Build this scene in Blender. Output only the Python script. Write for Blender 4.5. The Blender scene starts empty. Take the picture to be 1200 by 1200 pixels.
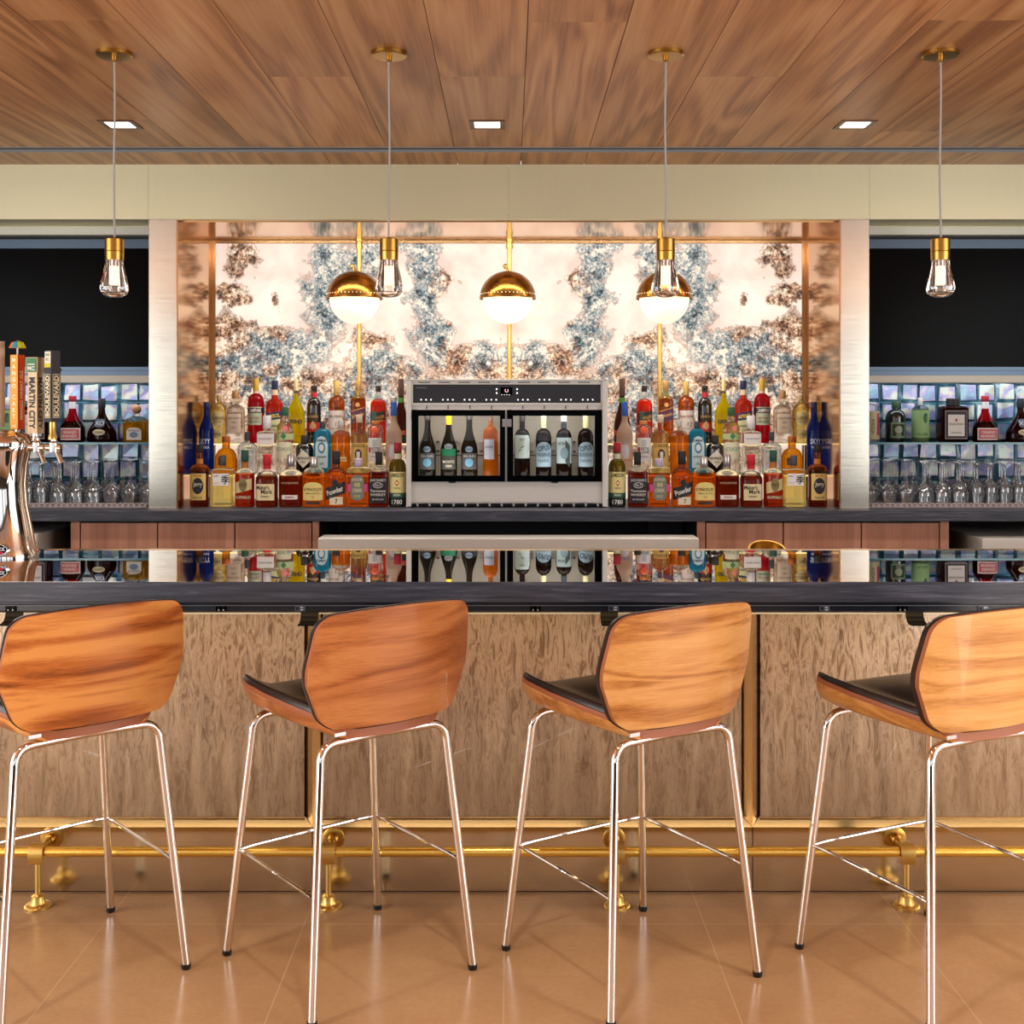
import bpy, bmesh, math, random
from mathutils import Vector, Matrix

# ------------------------------------------------------------------ camera, world, lights
S = bpy.context.scene
COL = S.collection
F, HZ, CX, CY = 1383.0, 1.35, 597.0, 480.0


def PX(px, Y): return (px - CX) * Y / F
def PZ(py, Y): return HZ - (py - CY) * Y / F


cam_d = bpy.data.cameras.new('camera')
cam_d.sensor_width = 36
cam_d.lens = 36 * F / 1200
cam_d.shift_x = (600 - CX) / 1200
cam_d.shift_y = -(600 - CY) / 1200
cam_d.clip_start = 0.05
cam = bpy.data.objects.new('camera', cam_d)
COL.objects.link(cam)
cam.location = (0, 0, HZ)
cam.rotation_euler = (math.pi / 2, 0, 0)
S.camera = cam

W = bpy.data.worlds.new('world')
S.world = W
W.use_nodes = True
W.node_tree.nodes['Background'].inputs[0].default_value = (0.93, 0.96, 1.0, 1)
W.node_tree.nodes['Background'].inputs[1].default_value = 1.3

S.view_settings.view_transform = 'Standard'
S.view_settings.look = 'None'
S.view_settings.exposure = 0.1
S.view_settings.gamma = 1
S.view_settings.use_curve_mapping = False
S.cycles.max_bounces = 10
S.cycles.transparent_max_bounces = 64
S.cycles.transmission_bounces = 10
S.cycles.glossy_bounces = 5
S.cycles.diffuse_bounces = 3
S.cycles.caustics_reflective = False
S.cycles.caustics_refractive = False
S.cycles.sample_clamp_indirect = 4
S.cycles.blur_glossy = 0.5
S.cycles.use_denoising = True


def area(name, loc, rot, sx, sy, power, color=(1, 1, 1)):
    d = bpy.data.lights.new(name, 'AREA')
    d.shape = 'RECTANGLE'
    d.size, d.size_y, d.energy, d.color = sx, sy, power, color
    o = bpy.data.objects.new(name, d)
    COL.objects.link(o)
    o.location, o.rotation_euler = loc, rot
    return o


# daylight from the tall side windows of the room
for sx in (-1, 1):
    area('window_daylight', (sx * 4.05, 0.6, 1.35), (math.radians(90), 0, math.radians(90 * sx)), 3.8, 2.1, 120, (1.0, 0.97, 0.93))
# added fill lights near the floor, aimed up to brighten the ceiling
for sx in (-1, 1):
    area('ceiling_fill', (sx * 3.0, 0.2, 0.12), (math.radians(168), math.radians(12 * sx), 0), 1.9, 3.6, 95, (1.0, 0.93, 0.84))
# added fill under the rail, there to brighten each tiled bay
for lx in (-2.9, 2.9):
    area('bay_fill', (lx, 5.76, 1.474), (math.radians(20), 0, 0), 2.4, 0.04, 2.4, (0.92, 0.96, 1.0))
# added fill behind the fascia edge, brightening bottles and labels in the niche
area('niche_fill', (0, 5.515, 2.215), (math.radians(16), 0, 0), 2.9, 0.04, 17, (1.0, 0.92, 0.82))
# strip of warm light under the bar overhang
area('under_counter_led', (0, 3.19, 0.80), (math.radians(28), 0, 0), 5.4, 0.02, 2.0, (1.0, 0.66, 0.33))


# ------------------------------------------------------------------ helpers
def lin(h):
    if isinstance(h, str):
        h = h.lstrip('#')
        c = [int(h[i:i + 2], 16) / 255 for i in (0, 2, 4)]
    else:
        c = [v / 255 for v in h]
    return tuple((v / 12.92 if v <= 0.04045 else ((v + 0.055) / 1.055) ** 2.4) for v in c) + (1.0,)


def link_in(nt, sock, v):
    if isinstance(v, bpy.types.NodeSocket):
        nt.links.new(v, sock)
    elif v is not None:
        try:
            sock.default_value = v
        except Exception:
            sock.default_value = tuple(v)[:3]


def NN(nt, typ, ins=None, **props):
    n = nt.nodes.new(typ)
    for k, v in props.items():
        setattr(n, k, v)
    for k, v in (ins or {}).items():
        link_in(nt, n.inputs[k], v)
    return n


def M_(nt, op, a, b=None, c=None, clamp=False):
    n = nt.nodes.new('ShaderNodeMath')
    n.operation = op
    n.use_clamp = clamp
    for i, v in enumerate((a, b, c)):
        if v is not None:
            link_in(nt, n.inputs[i], v)
    return n.outputs[0]


def MIX(nt, f, a, b, mode='MIX'):
    n = nt.nodes.new('ShaderNodeMix')
    n.data_type = 'RGBA'
    n.blend_type = mode
    link_in(nt, n.inputs[0], f)
    link_in(nt, n.inputs[6], a)
    link_in(nt, n.inputs[7], b)
    return n.outputs[2]


def RAMP(nt, f, stops, interp='LINEAR'):
    n = nt.nodes.new('ShaderNodeValToRGB')
    n.color_ramp.interpolation = interp
    e = n.color_ramp.elements
    while len(e) < len(stops):
        e.new(0.5)
    for i, (p, c) in enumerate(stops):
        e[i].position = p
        e[i].color = c if len(c) == 4 else tuple(c) + (1,)
    link_in(nt, n.inputs[0], f)
    return n.outputs[0]


def NOISE(nt, vec, scale, detail=3, rough=0.5, dist=0.0):
    n = NN(nt, 'ShaderNodeTexNoise', {'Scale': scale, 'Detail': detail, 'Roughness': rough, 'Distortion': dist})
    if vec is not None:
        nt.links.new(vec, n.inputs['Vector'])
    return n


def MAP(nt, vec, scale=(1, 1, 1), loc=(0, 0, 0), rot=(0, 0, 0)):
    n = NN(nt, 'ShaderNodeMapping', {'Scale': scale, 'Location': loc, 'Rotation': rot})
    nt.links.new(vec, n.inputs['Vector'])
    return n.outputs[0]


def OBJC(nt):
    return nt.nodes.new('ShaderNodeTexCoord').outputs['Object']


def mat(name, color=(0.5, 0.5, 0.5, 1), rough=0.5, metal=0.0, trans=0.0, ior=1.45, emit=None, es=0.0, coat=0.0,
        spec=None, alpha=None):
    m = bpy.data.materials.new(name)
    m.use_nodes = True
    b = m.node_tree.nodes['Principled BSDF']
    if isinstance(color, str) or (isinstance(color, tuple) and len(color) == 3):
        color = lin(color)
    b.inputs['Base Color'].default_value = color
    b.inputs['Roughness'].default_value = rough
    b.inputs['Metallic'].default_value = metal
    b.inputs['Transmission Weight'].default_value = trans
    b.inputs['IOR'].default_value = ior
    b.inputs['Coat Weight'].default_value = coat
    b.inputs['Coat Roughness'].default_value = 0.03
    if spec is not None:
        b.inputs['Specular IOR Level'].default_value = spec
    if emit is not None:
        b.inputs['Emission Color'].default_value = lin(emit)
        b.inputs['Emission Strength'].default_value = es
    m.diffuse_color = color
    return m


def bsdf(m): return m.node_tree.nodes['Principled BSDF']


def bump(m, height, strength=0.3, dist=0.01):
    nt = m.node_tree
    n = NN(nt, 'ShaderNodeBump', {'Strength': strength, 'Distance': dist, 'Height': height})
    nt.links.new(n.outputs[0], bsdf(m).inputs['Normal'])


_bvals = {}


def brushed(name, color, rough, axis='X', amount=0.25, tone=0.10):
    """satin metal whose fine brush lines run along the given axis"""
    m = mat(name, color, rough, 1.0)
    nt = m.node_tree
    sc = {'X': (1.2, 60, 60), 'Y': (60, 1.2, 60), 'Z': (60, 60, 1.2)}[axis]
    v = MAP(nt, OBJC(nt), sc)
    n = NOISE(nt, v, 4.0, 4, 0.6)
    r = M_(nt, 'MULTIPLY_ADD', n.outputs['Fac'], amount, rough - amount * 0.5)
    nt.links.new(r, bsdf(m).inputs['Roughness'])
    c = lin(color)
    c2 = tuple(x * (1 - tone * 1.6) for x in c[:3]) + (1,)
    nt.links.new(MIX(nt, n.outputs['Fac'], c2, c), bsdf(m).inputs['Base Color'])
    return m


def wood(name, dark, mid, light, grain=(1, 0.08, 1), scale=9.0, rings=16.0, rough=0.42, coat=0.0, seed=0.0,
         contrast=1.0, tone_attr=False, rot=(0, 0, 0)):
    m = mat(name, mid, rough, coat=coat)
    nt = m.node_tree
    v = OBJC(nt)
    if tone_attr:
        at = NN(nt, 'ShaderNodeAttribute', attribute_name='tone')
        off = NN(nt, 'ShaderNodeVectorMath', {0: at.outputs['Color'], 1: (37.0, 91.0, 53.0)}, operation='MULTIPLY')
        v = NN(nt, 'ShaderNodeVectorMath', {0: v, 1: off.outputs[0]}, operation='ADD').outputs[0]
    v = MAP(nt, v, tuple(g for g in grain), (seed, seed * 1.7, seed * 0.6), rot)
    big = NOISE(nt, v, scale * 0.35, 2, 0.45, 0.6).outputs['Fac']
    ring = M_(nt, 'SINE', M_(nt, 'MULTIPLY', big, rings * 6.283))
    ring = M_(nt, 'MULTIPLY_ADD', ring, 0.5, 0.5)
    v2 = MAP(nt, v, (7, 1.6, 7) if grain[1] < 0.5 else ((1.6, 7, 7) if grain[0] < 0.5 else (7, 7, 1.6)))
    fine = NOISE(nt, v2, scale * 1.2, 5, 0.65).outputs['Fac']
    broad = NOISE(nt, v, scale * 0.6, 3, 0.5).outputs['Fac']
    f = M_(nt, 'MULTIPLY_ADD', ring, 0.30 * contrast, M_(nt, 'MULTIPLY', fine, 0.55))
    f = M_(nt, 'ADD', f, M_(nt, 'MULTIPLY_ADD', broad, 0.5 * contrast, -0.18 * contrast))
    c = RAMP(nt, f, [(0.18, lin(dark)), (0.48, lin(mid)), (0.80, lin(light))])
    if tone_attr:
        sep = NN(nt, 'ShaderNodeSeparateColor', {0: at.outputs['Color']})
        k = M_(nt, 'MULTIPLY_ADD', sep.outputs[0], 0.5, 0.68)
        c = MIX(nt, 1.0, c, NN(nt, 'ShaderNodeCombineColor', {0: k, 1: k, 2: k}).outputs[0], 'MULTIPLY')
    nt.links.new(c, bsdf(m).inputs['Base Color'])
    bump(m, fine, 0.08, 0.002)
    return m


def thin_glass(name, tint=(1, 1, 1, 1), ior=1.5, edge=1.0, rough=0.0):
    """a pane or a thin blown wall: lets light straight through and mirrors at grazing angles"""
    m = bpy.data.materials.new(name)
    m.use_nodes = True
    nt = m.node_tree
    nt.nodes.clear()
    out = nt.nodes.new('ShaderNodeOutputMaterial')
    tr = NN(nt, 'ShaderNodeBsdfTransparent', {'Color': tint})
    gl = NN(nt, 'ShaderNodeBsdfGlossy', {'Color': (1, 1, 1, 1), 'Roughness': rough})
    fr = NN(nt, 'ShaderNodeFresnel', {'IOR': ior})
    f = M_(nt, 'MULTIPLY', fr.outputs[0], edge, clamp=True)
    mx = NN(nt, 'ShaderNodeMixShader', {0: f, 1: tr.outputs[0], 2: gl.outputs[0]})
    nt.links.new(mx.outputs[0], out.inputs[0])
    return m


# --- geometry
def add_box(bm, x0, x1, y0, y1, z0, z1, mi=0):
    vs = [bm.verts.new(p) for p in ((x0, y0, z0), (x1, y0, z0), (x1, y1, z0), (x0, y1, z0),
                                    (x0, y0, z1), (x1, y0, z1), (x1, y1, z1), (x0, y1, z1))]
    fs = []
    for q in ((0, 3, 2, 1), (4, 5, 6, 7), (0, 1, 5, 4), (1, 2, 6, 5), (2, 3, 7, 6), (3, 0, 4, 7)):
        f = bm.faces.new([vs[i] for i in q])
        f.material_index = mi
        fs.append(f)
    return vs, fs


def add_lathe(bm, prof, n=32, cx=0, cy=0, mi=0, axis='Z', origin=(0, 0, 0), cap=True, ang0=0.0):
    """prof: (z, r) from bottom to top"""
    rings = []
    for z, r in prof:
        ring = []
        for i in range(n):
            a = ang0 + 2 * math.pi * i / n
            p = Vector((r * math.cos(a), r * math.sin(a), z))
            if axis == 'Y':
                p = Vector((p.x, p.z, -p.y))
            elif axis == 'X':
                p = Vector((p.z, p.x, p.y))
            ring.append(bm.verts.new(p + Vector(origin) + Vector((cx, cy, 0))))
        rings.append(ring)
    for a, b in zip(rings, rings[1:]):
        for i in range(n):
            j = (i + 1) % n
            f = bm.faces.new((a[i], a[j], b[j], b[i]))
            f.material_index = mi
    if cap:
        f = bm.faces.new(list(reversed(rings[0])))
        f.material_index = mi
        f = bm.faces.new(rings[-1])
        f.material_index = mi
    return rings


def add_tube(bm, pts, r, n=12, mi=0, cap=True):
    pts = [Vector(p) for p in pts]
    rs = r if isinstance(r, (list, tuple)) else [r] * len(pts)
    rings = []
    up = None
    for i, p in enumerate(pts):
        if i == 0:
            d = pts[1] - p
        elif i == len(pts) - 1:
            d = p - pts[i - 1]
        else:
            d = (pts[i + 1] - p).normalized() + (p - pts[i - 1]).normalized()
        d.normalize()
        if up is None:
            up = Vector((0, 0, 1)) if abs(d.z) < 0.9 else Vector((1, 0, 0))
        s = d.cross(up).normalized()
        up = s.cross(d).normalized()
        rings.append([bm.verts.new(p + (s * math.cos(2 * math.pi * k / n) + up * math.sin(2 * math.pi * k / n)) * rs[i])
                      for k in range(n)])
    for a, b in zip(rings, rings[1:]):
        for i in range(n):
            j = (i + 1) % n
            f = bm.faces.new((a[i], b[i], b[j], a[j]))
            f.material_index = mi
    if cap:
        bm.faces.new(rings[0]).material_index = mi
        bm.faces.new(list(reversed(rings[-1]))).material_index = mi


def bend(pts, rad=0.03, n=6):
    """round the corners of a polyline"""
    pts = [Vector(p) for p in pts]
    out = [pts[0]]
    for i in range(1, len(pts) - 1):
        a, b, c = pts[i - 1], pts[i], pts[i + 1]
        p0 = b + (a - b).normalized() * rad
        p1 = b + (c - b).normalized() * rad
        for k in range(n + 1):
            t = k / n
            out.append(p0 * (1 - t) ** 2 + b * 2 * t * (1 - t) + p1 * t ** 2)
    out.append(pts[-1])
    return out


def obj(name, bm, mats, parent=None, smooth=False, bevel=0.0, world=True, seg=2, angle=35):
    """link a bmesh as one object; world=True: the geometry is in world coordinates"""
    bmesh.ops.recalc_face_normals(bm, faces=bm.faces)
    me = bpy.data.meshes.new(name)
    if parent is not None and world:
        bmesh.ops.translate(bm, verts=bm.verts, vec=-root_loc(parent))
    bm.to_mesh(me)
    bm.free()
    for m in (mats if isinstance(mats, (list, tuple)) else [mats]):
        me.materials.append(m)
    o = bpy.data.objects.new(name, me)
    COL.objects.link(o)
    if parent is not None:
        o.parent = parent
    if smooth:
        for p in me.polygons:
            p.use_smooth = True
        me.set_sharp_from_angle(angle=math.radians(angle))
    if bevel > 0:
        b = o.modifiers.new('bevel', 'BEVEL')
        b.width, b.segments, b.limit_method, b.angle_limit = bevel, seg, 'ANGLE', math.radians(40)
        b.harden_normals = False
    return o


def root_loc(o):
    v = Vector((0, 0, 0))
    while o is not None:
        v += Vector(o.location)
        o = o.parent
    return v


def tag(o, label=None, cat=None, group=None, kind=None):
    if label: o['label'] = label
    if cat: o['category'] = cat
    if group: o['group'] = group
    if kind: o['kind'] = kind
    return o


def thing(name, label, cat, loc=(0, 0, 0), rz=0.0, group=None):
    o = bpy.data.objects.new(name, None)
    o.empty_display_size = 0.05
    COL.objects.link(o)
    o.location = loc
    o.rotation_euler = (0, 0, rz)
    return tag(o, label, cat, group)


def kids(o): return [c for c in bpy.data.objects if c.parent == o]


def copy_tree(o, parent=None, children=None):
    if children is None:
        children = {}
        for c in bpy.data.objects:
            if c.parent:
                children.setdefault(c.parent.name, []).append(c)
    c = o.copy()
    COL.objects.link(c)
    c.parent = parent
    for ch in children.get(o.name, []):
        copy_tree(ch, c, children)
    return c


def struct(name, bm, mats, **k):
    o = obj(name, bm, mats, **k)
    o['kind'] = 'structure'
    return o


def box_obj(name, x0, x1, y0, y1, z0, z1, m, parent=None, bevel=0.0, **k):
    bm = bmesh.new()
    add_box(bm, x0, x1, y0, y1, z0, z1)
    return obj(name, bm, m, parent, bevel=bevel, **k)


_text_cache = {}


def text_geo(s, h, bold=0.0, squeeze=1.0, spacing=1.0):
    """triangulated outline of a line of writing, cap height h, centred, as (verts2d, faces)"""
    key = (s, bold, spacing)
    if key not in _text_cache:
        cu = bpy.data.curves.new('t', 'FONT')
        cu.body = s
        cu.align_x, cu.align_y = 'CENTER', 'CENTER'
        cu.size = 1.0
        cu.offset = bold
        cu.space_character = spacing
        cu.resolution_u = 3
        o = bpy.data.objects.new('t', cu)
        COL.objects.link(o)
        dg = bpy.context.evaluated_depsgraph_get()
        me = o.evaluated_get(dg).to_mesh()
        vs = [(v.co.x, v.co.y) for v in me.vertices]
        fs = [tuple(p.vertices) for p in me.polygons]
        o.evaluated_get(dg).to_mesh_clear()
        bpy.data.objects.remove(o)
        bpy.data.curves.remove(cu)
        if vs:
            ys = [v[1] for v in vs]
            xs = [v[0] for v in vs]
            my, mx = (max(ys) + min(ys)) / 2, (max(xs) + min(xs)) / 2
            vs = [(x - mx, y - my) for x, y in vs]
        _text_cache[key] = (vs, fs)
    vs, fs = _text_cache[key]
    k = h / 0.72
    return [(x * k * squeeze, y * k) for x, y in vs], fs


def text_width(s, h, bold=0.0):
    vs, _ = text_geo(s, h, bold)
    xs = [v[0] for v in vs]
    return max(xs) - min(xs)


def add_text(bm, s, h, place, bold=0.0, squeeze=1.0, rot=0.0, off=(0, 0), fit=None, spacing=1.0):
    """place(x, z) -> 3D point"""
    vs, fs = text_geo(s, h, bold, squeeze, spacing)
    if not vs:
        return
    if fit:
        w = max(v[0] for v in vs) - min(v[0] for v in vs)
        if w > fit:
            vs = [(x * fit / w, y) for x, y in vs]
    c, sn = math.cos(rot), math.sin(rot)
    bv = [bm.verts.new(place(x * c - y * sn + off[0], x * sn + y * c + off[1])) for x, y in vs]
    for f in fs:
        try:
            bm.faces.new([bv[i] for i in f])
        except ValueError:
            pass


def flat_place(Y, x0=0, z0=0):
    return lambda x, z: (x0 + x, Y, z0 + z)


def plain_obj(name, bm, m, parent, smooth=False):
    """like obj() but in the parent's own coordinates"""
    return obj(name, bm, m, parent, world=False, smooth=smooth)
# ------------------------------------------------------------------ materials
M = {}
M['champagne'] = brushed('champagne_metal', '#dcd5b2', 0.42, 'Z', 0.12, 0.05)
bsdf(M['champagne']).inputs['Metallic'].default_value = 0.55
M['column_steel'] = brushed('column_steel', '#e6e3d8', 0.2, 'X', 0.14, 0.08)
M['bronze'] = brushed('niche_bronze', '#dcb083', 0.13, 'Y', 0.14, 0.08)
M['bronze_dark'] = mat('bronze_trim', '#a88660', 0.25, 1.0)
M['base_steel'] = brushed('base_bronze_steel', '#dccdb0', 0.17, 'X', 0.14, 0.10)
M['mullion'] = brushed('mullion_bronze', '#b58a58', 0.26, 'Z', 0.1, 0.06)
M['brass'] = mat('polished_brass', '#ffdf74', 0.27, 1.0)
M['brass_satin'] = brushed('satin_brass', '#d9b86a', 0.34, 'X', 0.1, 0.05)
M['brass_aged'] = brushed('aged_brass', '#b98f45', 0.3, 'X', 0.1, 0.05)
M['chrome'] = mat('chrome', '#e9e4e0', 0.05, 1.0)
M['tap_metal'] = mat('worn_tap_metal', '#a58c78', 0.15, 1.0)
M['steel'] = brushed('stainless', '#d8d6d2', 0.28, 'X', 0.14, 0.05)
M['steel_lit'] = brushed('stainless_pale', '#e8e5de', 0.36, 'X', 0.14, 0.04)
bsdf(M['steel_lit']).inputs['Metallic'].default_value = 0.35
M['black'] = mat('black_matte', '#0c0c0e', 0.5)
M['black_gloss'] = mat('black_gloss', '#020203', 0.2, spec=0.04)
M['hook'] = mat('hook_black', '#040405', 0.5, spec=0.15)
M['dark'] = mat('dark_recess', '#141416', 0.6)
M['blue_steel'] = mat('blue_grey_steel', '#4c5c6e', 0.3, 0.6)
M['cream'] = mat('cream_trim', '#f0efe0', 0.5)
M['white'] = mat('white_plastic', '#e6e6e6', 0.4)
M['grey'] = mat('grey_plastic', '#8d8f94', 0.4)
M['silver'] = mat('silver_foil', '#c9c9cc', 0.25, 1.0)
M['cord'] = mat('cord_grey', '#a3a2a2', 0.6)
M['rubber'] = mat('bar_mat_rubber', '#b3a8a8', 0.5)
M['leather'] = mat('black_leather', '#241d1c', 0.34, coat=0.15)
M['pane'] = thin_glass('clear_pane', edge=0.3)
M['glassware'] = thin_glass('glassware', (0.985, 0.99, 0.995, 1), 1.5, 2.1)
def reflection_white(m, k):
    """a little white mixed into a thin glass, standing in for its many reflections"""
    nt = m.node_tree
    out = [n for n in nt.nodes if n.type == 'OUTPUT_MATERIAL'][0]
    src = out.inputs[0].links[0].from_socket
    d = NN(nt, 'ShaderNodeBsdfDiffuse', {'Color': (0.9, 0.93, 0.97, 1)})
    tl = NN(nt, 'ShaderNodeBsdfTranslucent', {'Color': (0.9, 0.93, 0.97, 1)})
    h = NN(nt, 'ShaderNodeMixShader', {0: 0.5, 1: d.outputs[0], 2: tl.outputs[0]})
    x = NN(nt, 'ShaderNodeMixShader', {0: k, 1: src, 2: h.outputs[0]})
    nt.links.new(x.outputs[0], out.inputs[0])


reflection_white(M['glassware'], 0.07)  # bright reflections of the bowls put into the glass colour
M['shelf_glass'] = thin_glass('shelf_glass', (0.80, 0.93, 0.95, 1), 1.5)
M['shelf_edge'] = mat('shelf_edge_teal', '#4fa3b8', 0.1, trans=0.3)
M['lit_edge'] = mat('lit_shelf_edge', '#f7e2a8', 0.4, emit='#ffe7a6', es=1.0)
M['opal'] = mat('opal_glass', '#fff4dc', 0.3, emit='#ffeac2', es=0.95)
M['lamp'] = mat('lamp_face', '#ffffff', 0.4, emit='#fff6ea', es=6.0)
M['bulb'] = mat('led_tube', '#fff0e8', 0.4, emit='#ffdcc4', es=1.6)

# ceiling walnut, boards tinted board by board
M['ceiling'] = wood('ceiling_walnut', '#8a5028', '#cf8f5a', '#e8b27c', (1, 0.09, 1), 12.0, 6.0, 0.45, tone_attr=True,
                    contrast=0.85)
M['cabinet'] = wood('cabinet_walnut', '#9c6a54', '#c08c74', '#d2a288', (1, 1, 0.04), 26.0, 3.0, 0.45, contrast=0.6)


def make_counter():
    m = mat('counter_stone', '#3c404c', 0.42)
    nt = m.node_tree
    v = MAP(nt, OBJC(nt), (2.0, 14, 34))
    n = NOISE(nt, v, 3.0, 6, 0.62, 0.4).outputs['Fac']
    c = RAMP(nt, n, [(0.3, lin('#262933')), (0.55, lin('#3f4350')), (0.78, lin('#6b6e7c'))])
    nt.links.new(c, bsdf(m).inputs['Base Color'])
    bump(m, n, 0.12, 0.002)
    return m


M['counter'] = make_counter()
M['mirror_top'] = mat('polished_bar_surface', '#dcdcdc', 0.012, 1.0)


def make_floor():
    m = mat('floor_tile', '#b98d65', 0.3, coat=0.0)
    nt = m.node_tree
    o = OBJC(nt)
    sep = NN(nt, 'ShaderNodeSeparateXYZ', {0: o})
    fx = M_(nt, 'FRACT', M_(nt, 'DIVIDE', M_(nt, 'ADD', sep.outputs[0], 0.015 + 525 * 0.1), 0.525))
    fy = M_(nt, 'FRACT', M_(nt, 'DIVIDE', M_(nt, 'ADD', sep.outputs[1], -3.096 + 525 * 0.1), 0.525))
    gx = M_(nt, 'LESS_THAN', M_(nt, 'ABSOLUTE', M_(nt, 'SUBTRACT', fx, 0.0)), 0.006)
    gy = M_(nt, 'LESS_THAN', fy, 0.006)
    g = M_(nt, 'MAXIMUM', gx, gy)
    n1 = NOISE(nt, o, 2.5, 5, 0.6).outputs['Fac']
    n2 = NOISE(nt, o, 60, 4, 0.7).outputs['Fac']
    f = M_(nt, 'ADD', M_(nt, 'MULTIPLY', n1, 0.7), M_(nt, 'MULTIPLY', n2, 0.3))
    c = RAMP(nt, f, [(0.25, lin('#a47c56')), (0.5, lin('#b58e66')), (0.75, lin('#c6a077'))])
    c = MIX(nt, M_(nt, 'MULTIPLY', g, 0.6), c, lin('#d0b089'))
    nt.links.new(c, bsdf(m).inputs['Base Color'])
    r = M_(nt, 'MULTIPLY_ADD', n2, 0.10, 0.15)
    nt.links.new(r, bsdf(m).inputs['Roughness'])
    return m


M['floor'] = make_floor()


def make_panel():
    """bronze-taupe cast panel with vertical drips behind a clear face"""
    m = mat('drip_relief_panel', '#9a8468', 0.42, 0.25, coat=0.7)
    nt = m.node_tree
    o = OBJC(nt)
    v = MAP(nt, o, (26, 1, 3.2))
    a = NOISE(nt, v, 1.0, 5, 0.55, 0.45).outputs['Fac']
    v2 = MAP(nt, o, (48, 1, 10))
    b = NOISE(nt, v2, 1.0, 6, 0.7, 1.0).outputs['Fac']
    sep = NN(nt, 'ShaderNodeSeparateXYZ', {0: o})
    # the crackle is dense in the upper half of the sheet and fades out below
    up = NN(nt, 'ShaderNodeMapRange', {'Value': M_(nt, 'ADD', sep.outputs[2], M_(nt, 'MULTIPLY', a, 0.25)),
                                       'From Min': 0.42, 'From Max': 0.78, 'To Min': 0.25, 'To Max': 1.0}).outputs[0]
    ridg = M_(nt, 'ABSOLUTE', M_(nt, 'SUBTRACT', b, 0.5))
    ridg = M_(nt, 'SUBTRACT', 1.0, M_(nt, 'MULTIPLY', ridg, 9.0), clamp=True)
    ridg = M_(nt, 'MULTIPLY', ridg, up)
    f = M_(nt, 'ADD', M_(nt, 'MULTIPLY', a, 0.92), M_(nt, 'MULTIPLY', b, 0.08))
    c = RAMP(nt, f, [(0.33, lin('#765c42')), (0.5, lin('#8e7254')), (0.66, lin('#a68c6c'))])
    c = MIX(nt, M_(nt, 'MULTIPLY', ridg, 0.8), c, lin('#dcc3a4'))
    nt.links.new(c, bsdf(m).inputs['Base Color'])
    bump(m, M_(nt, 'ADD', M_(nt, 'MULTIPLY', ridg, 0.6), a), 0.3, 0.004)
    return m


M['panel'] = make_panel()


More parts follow.
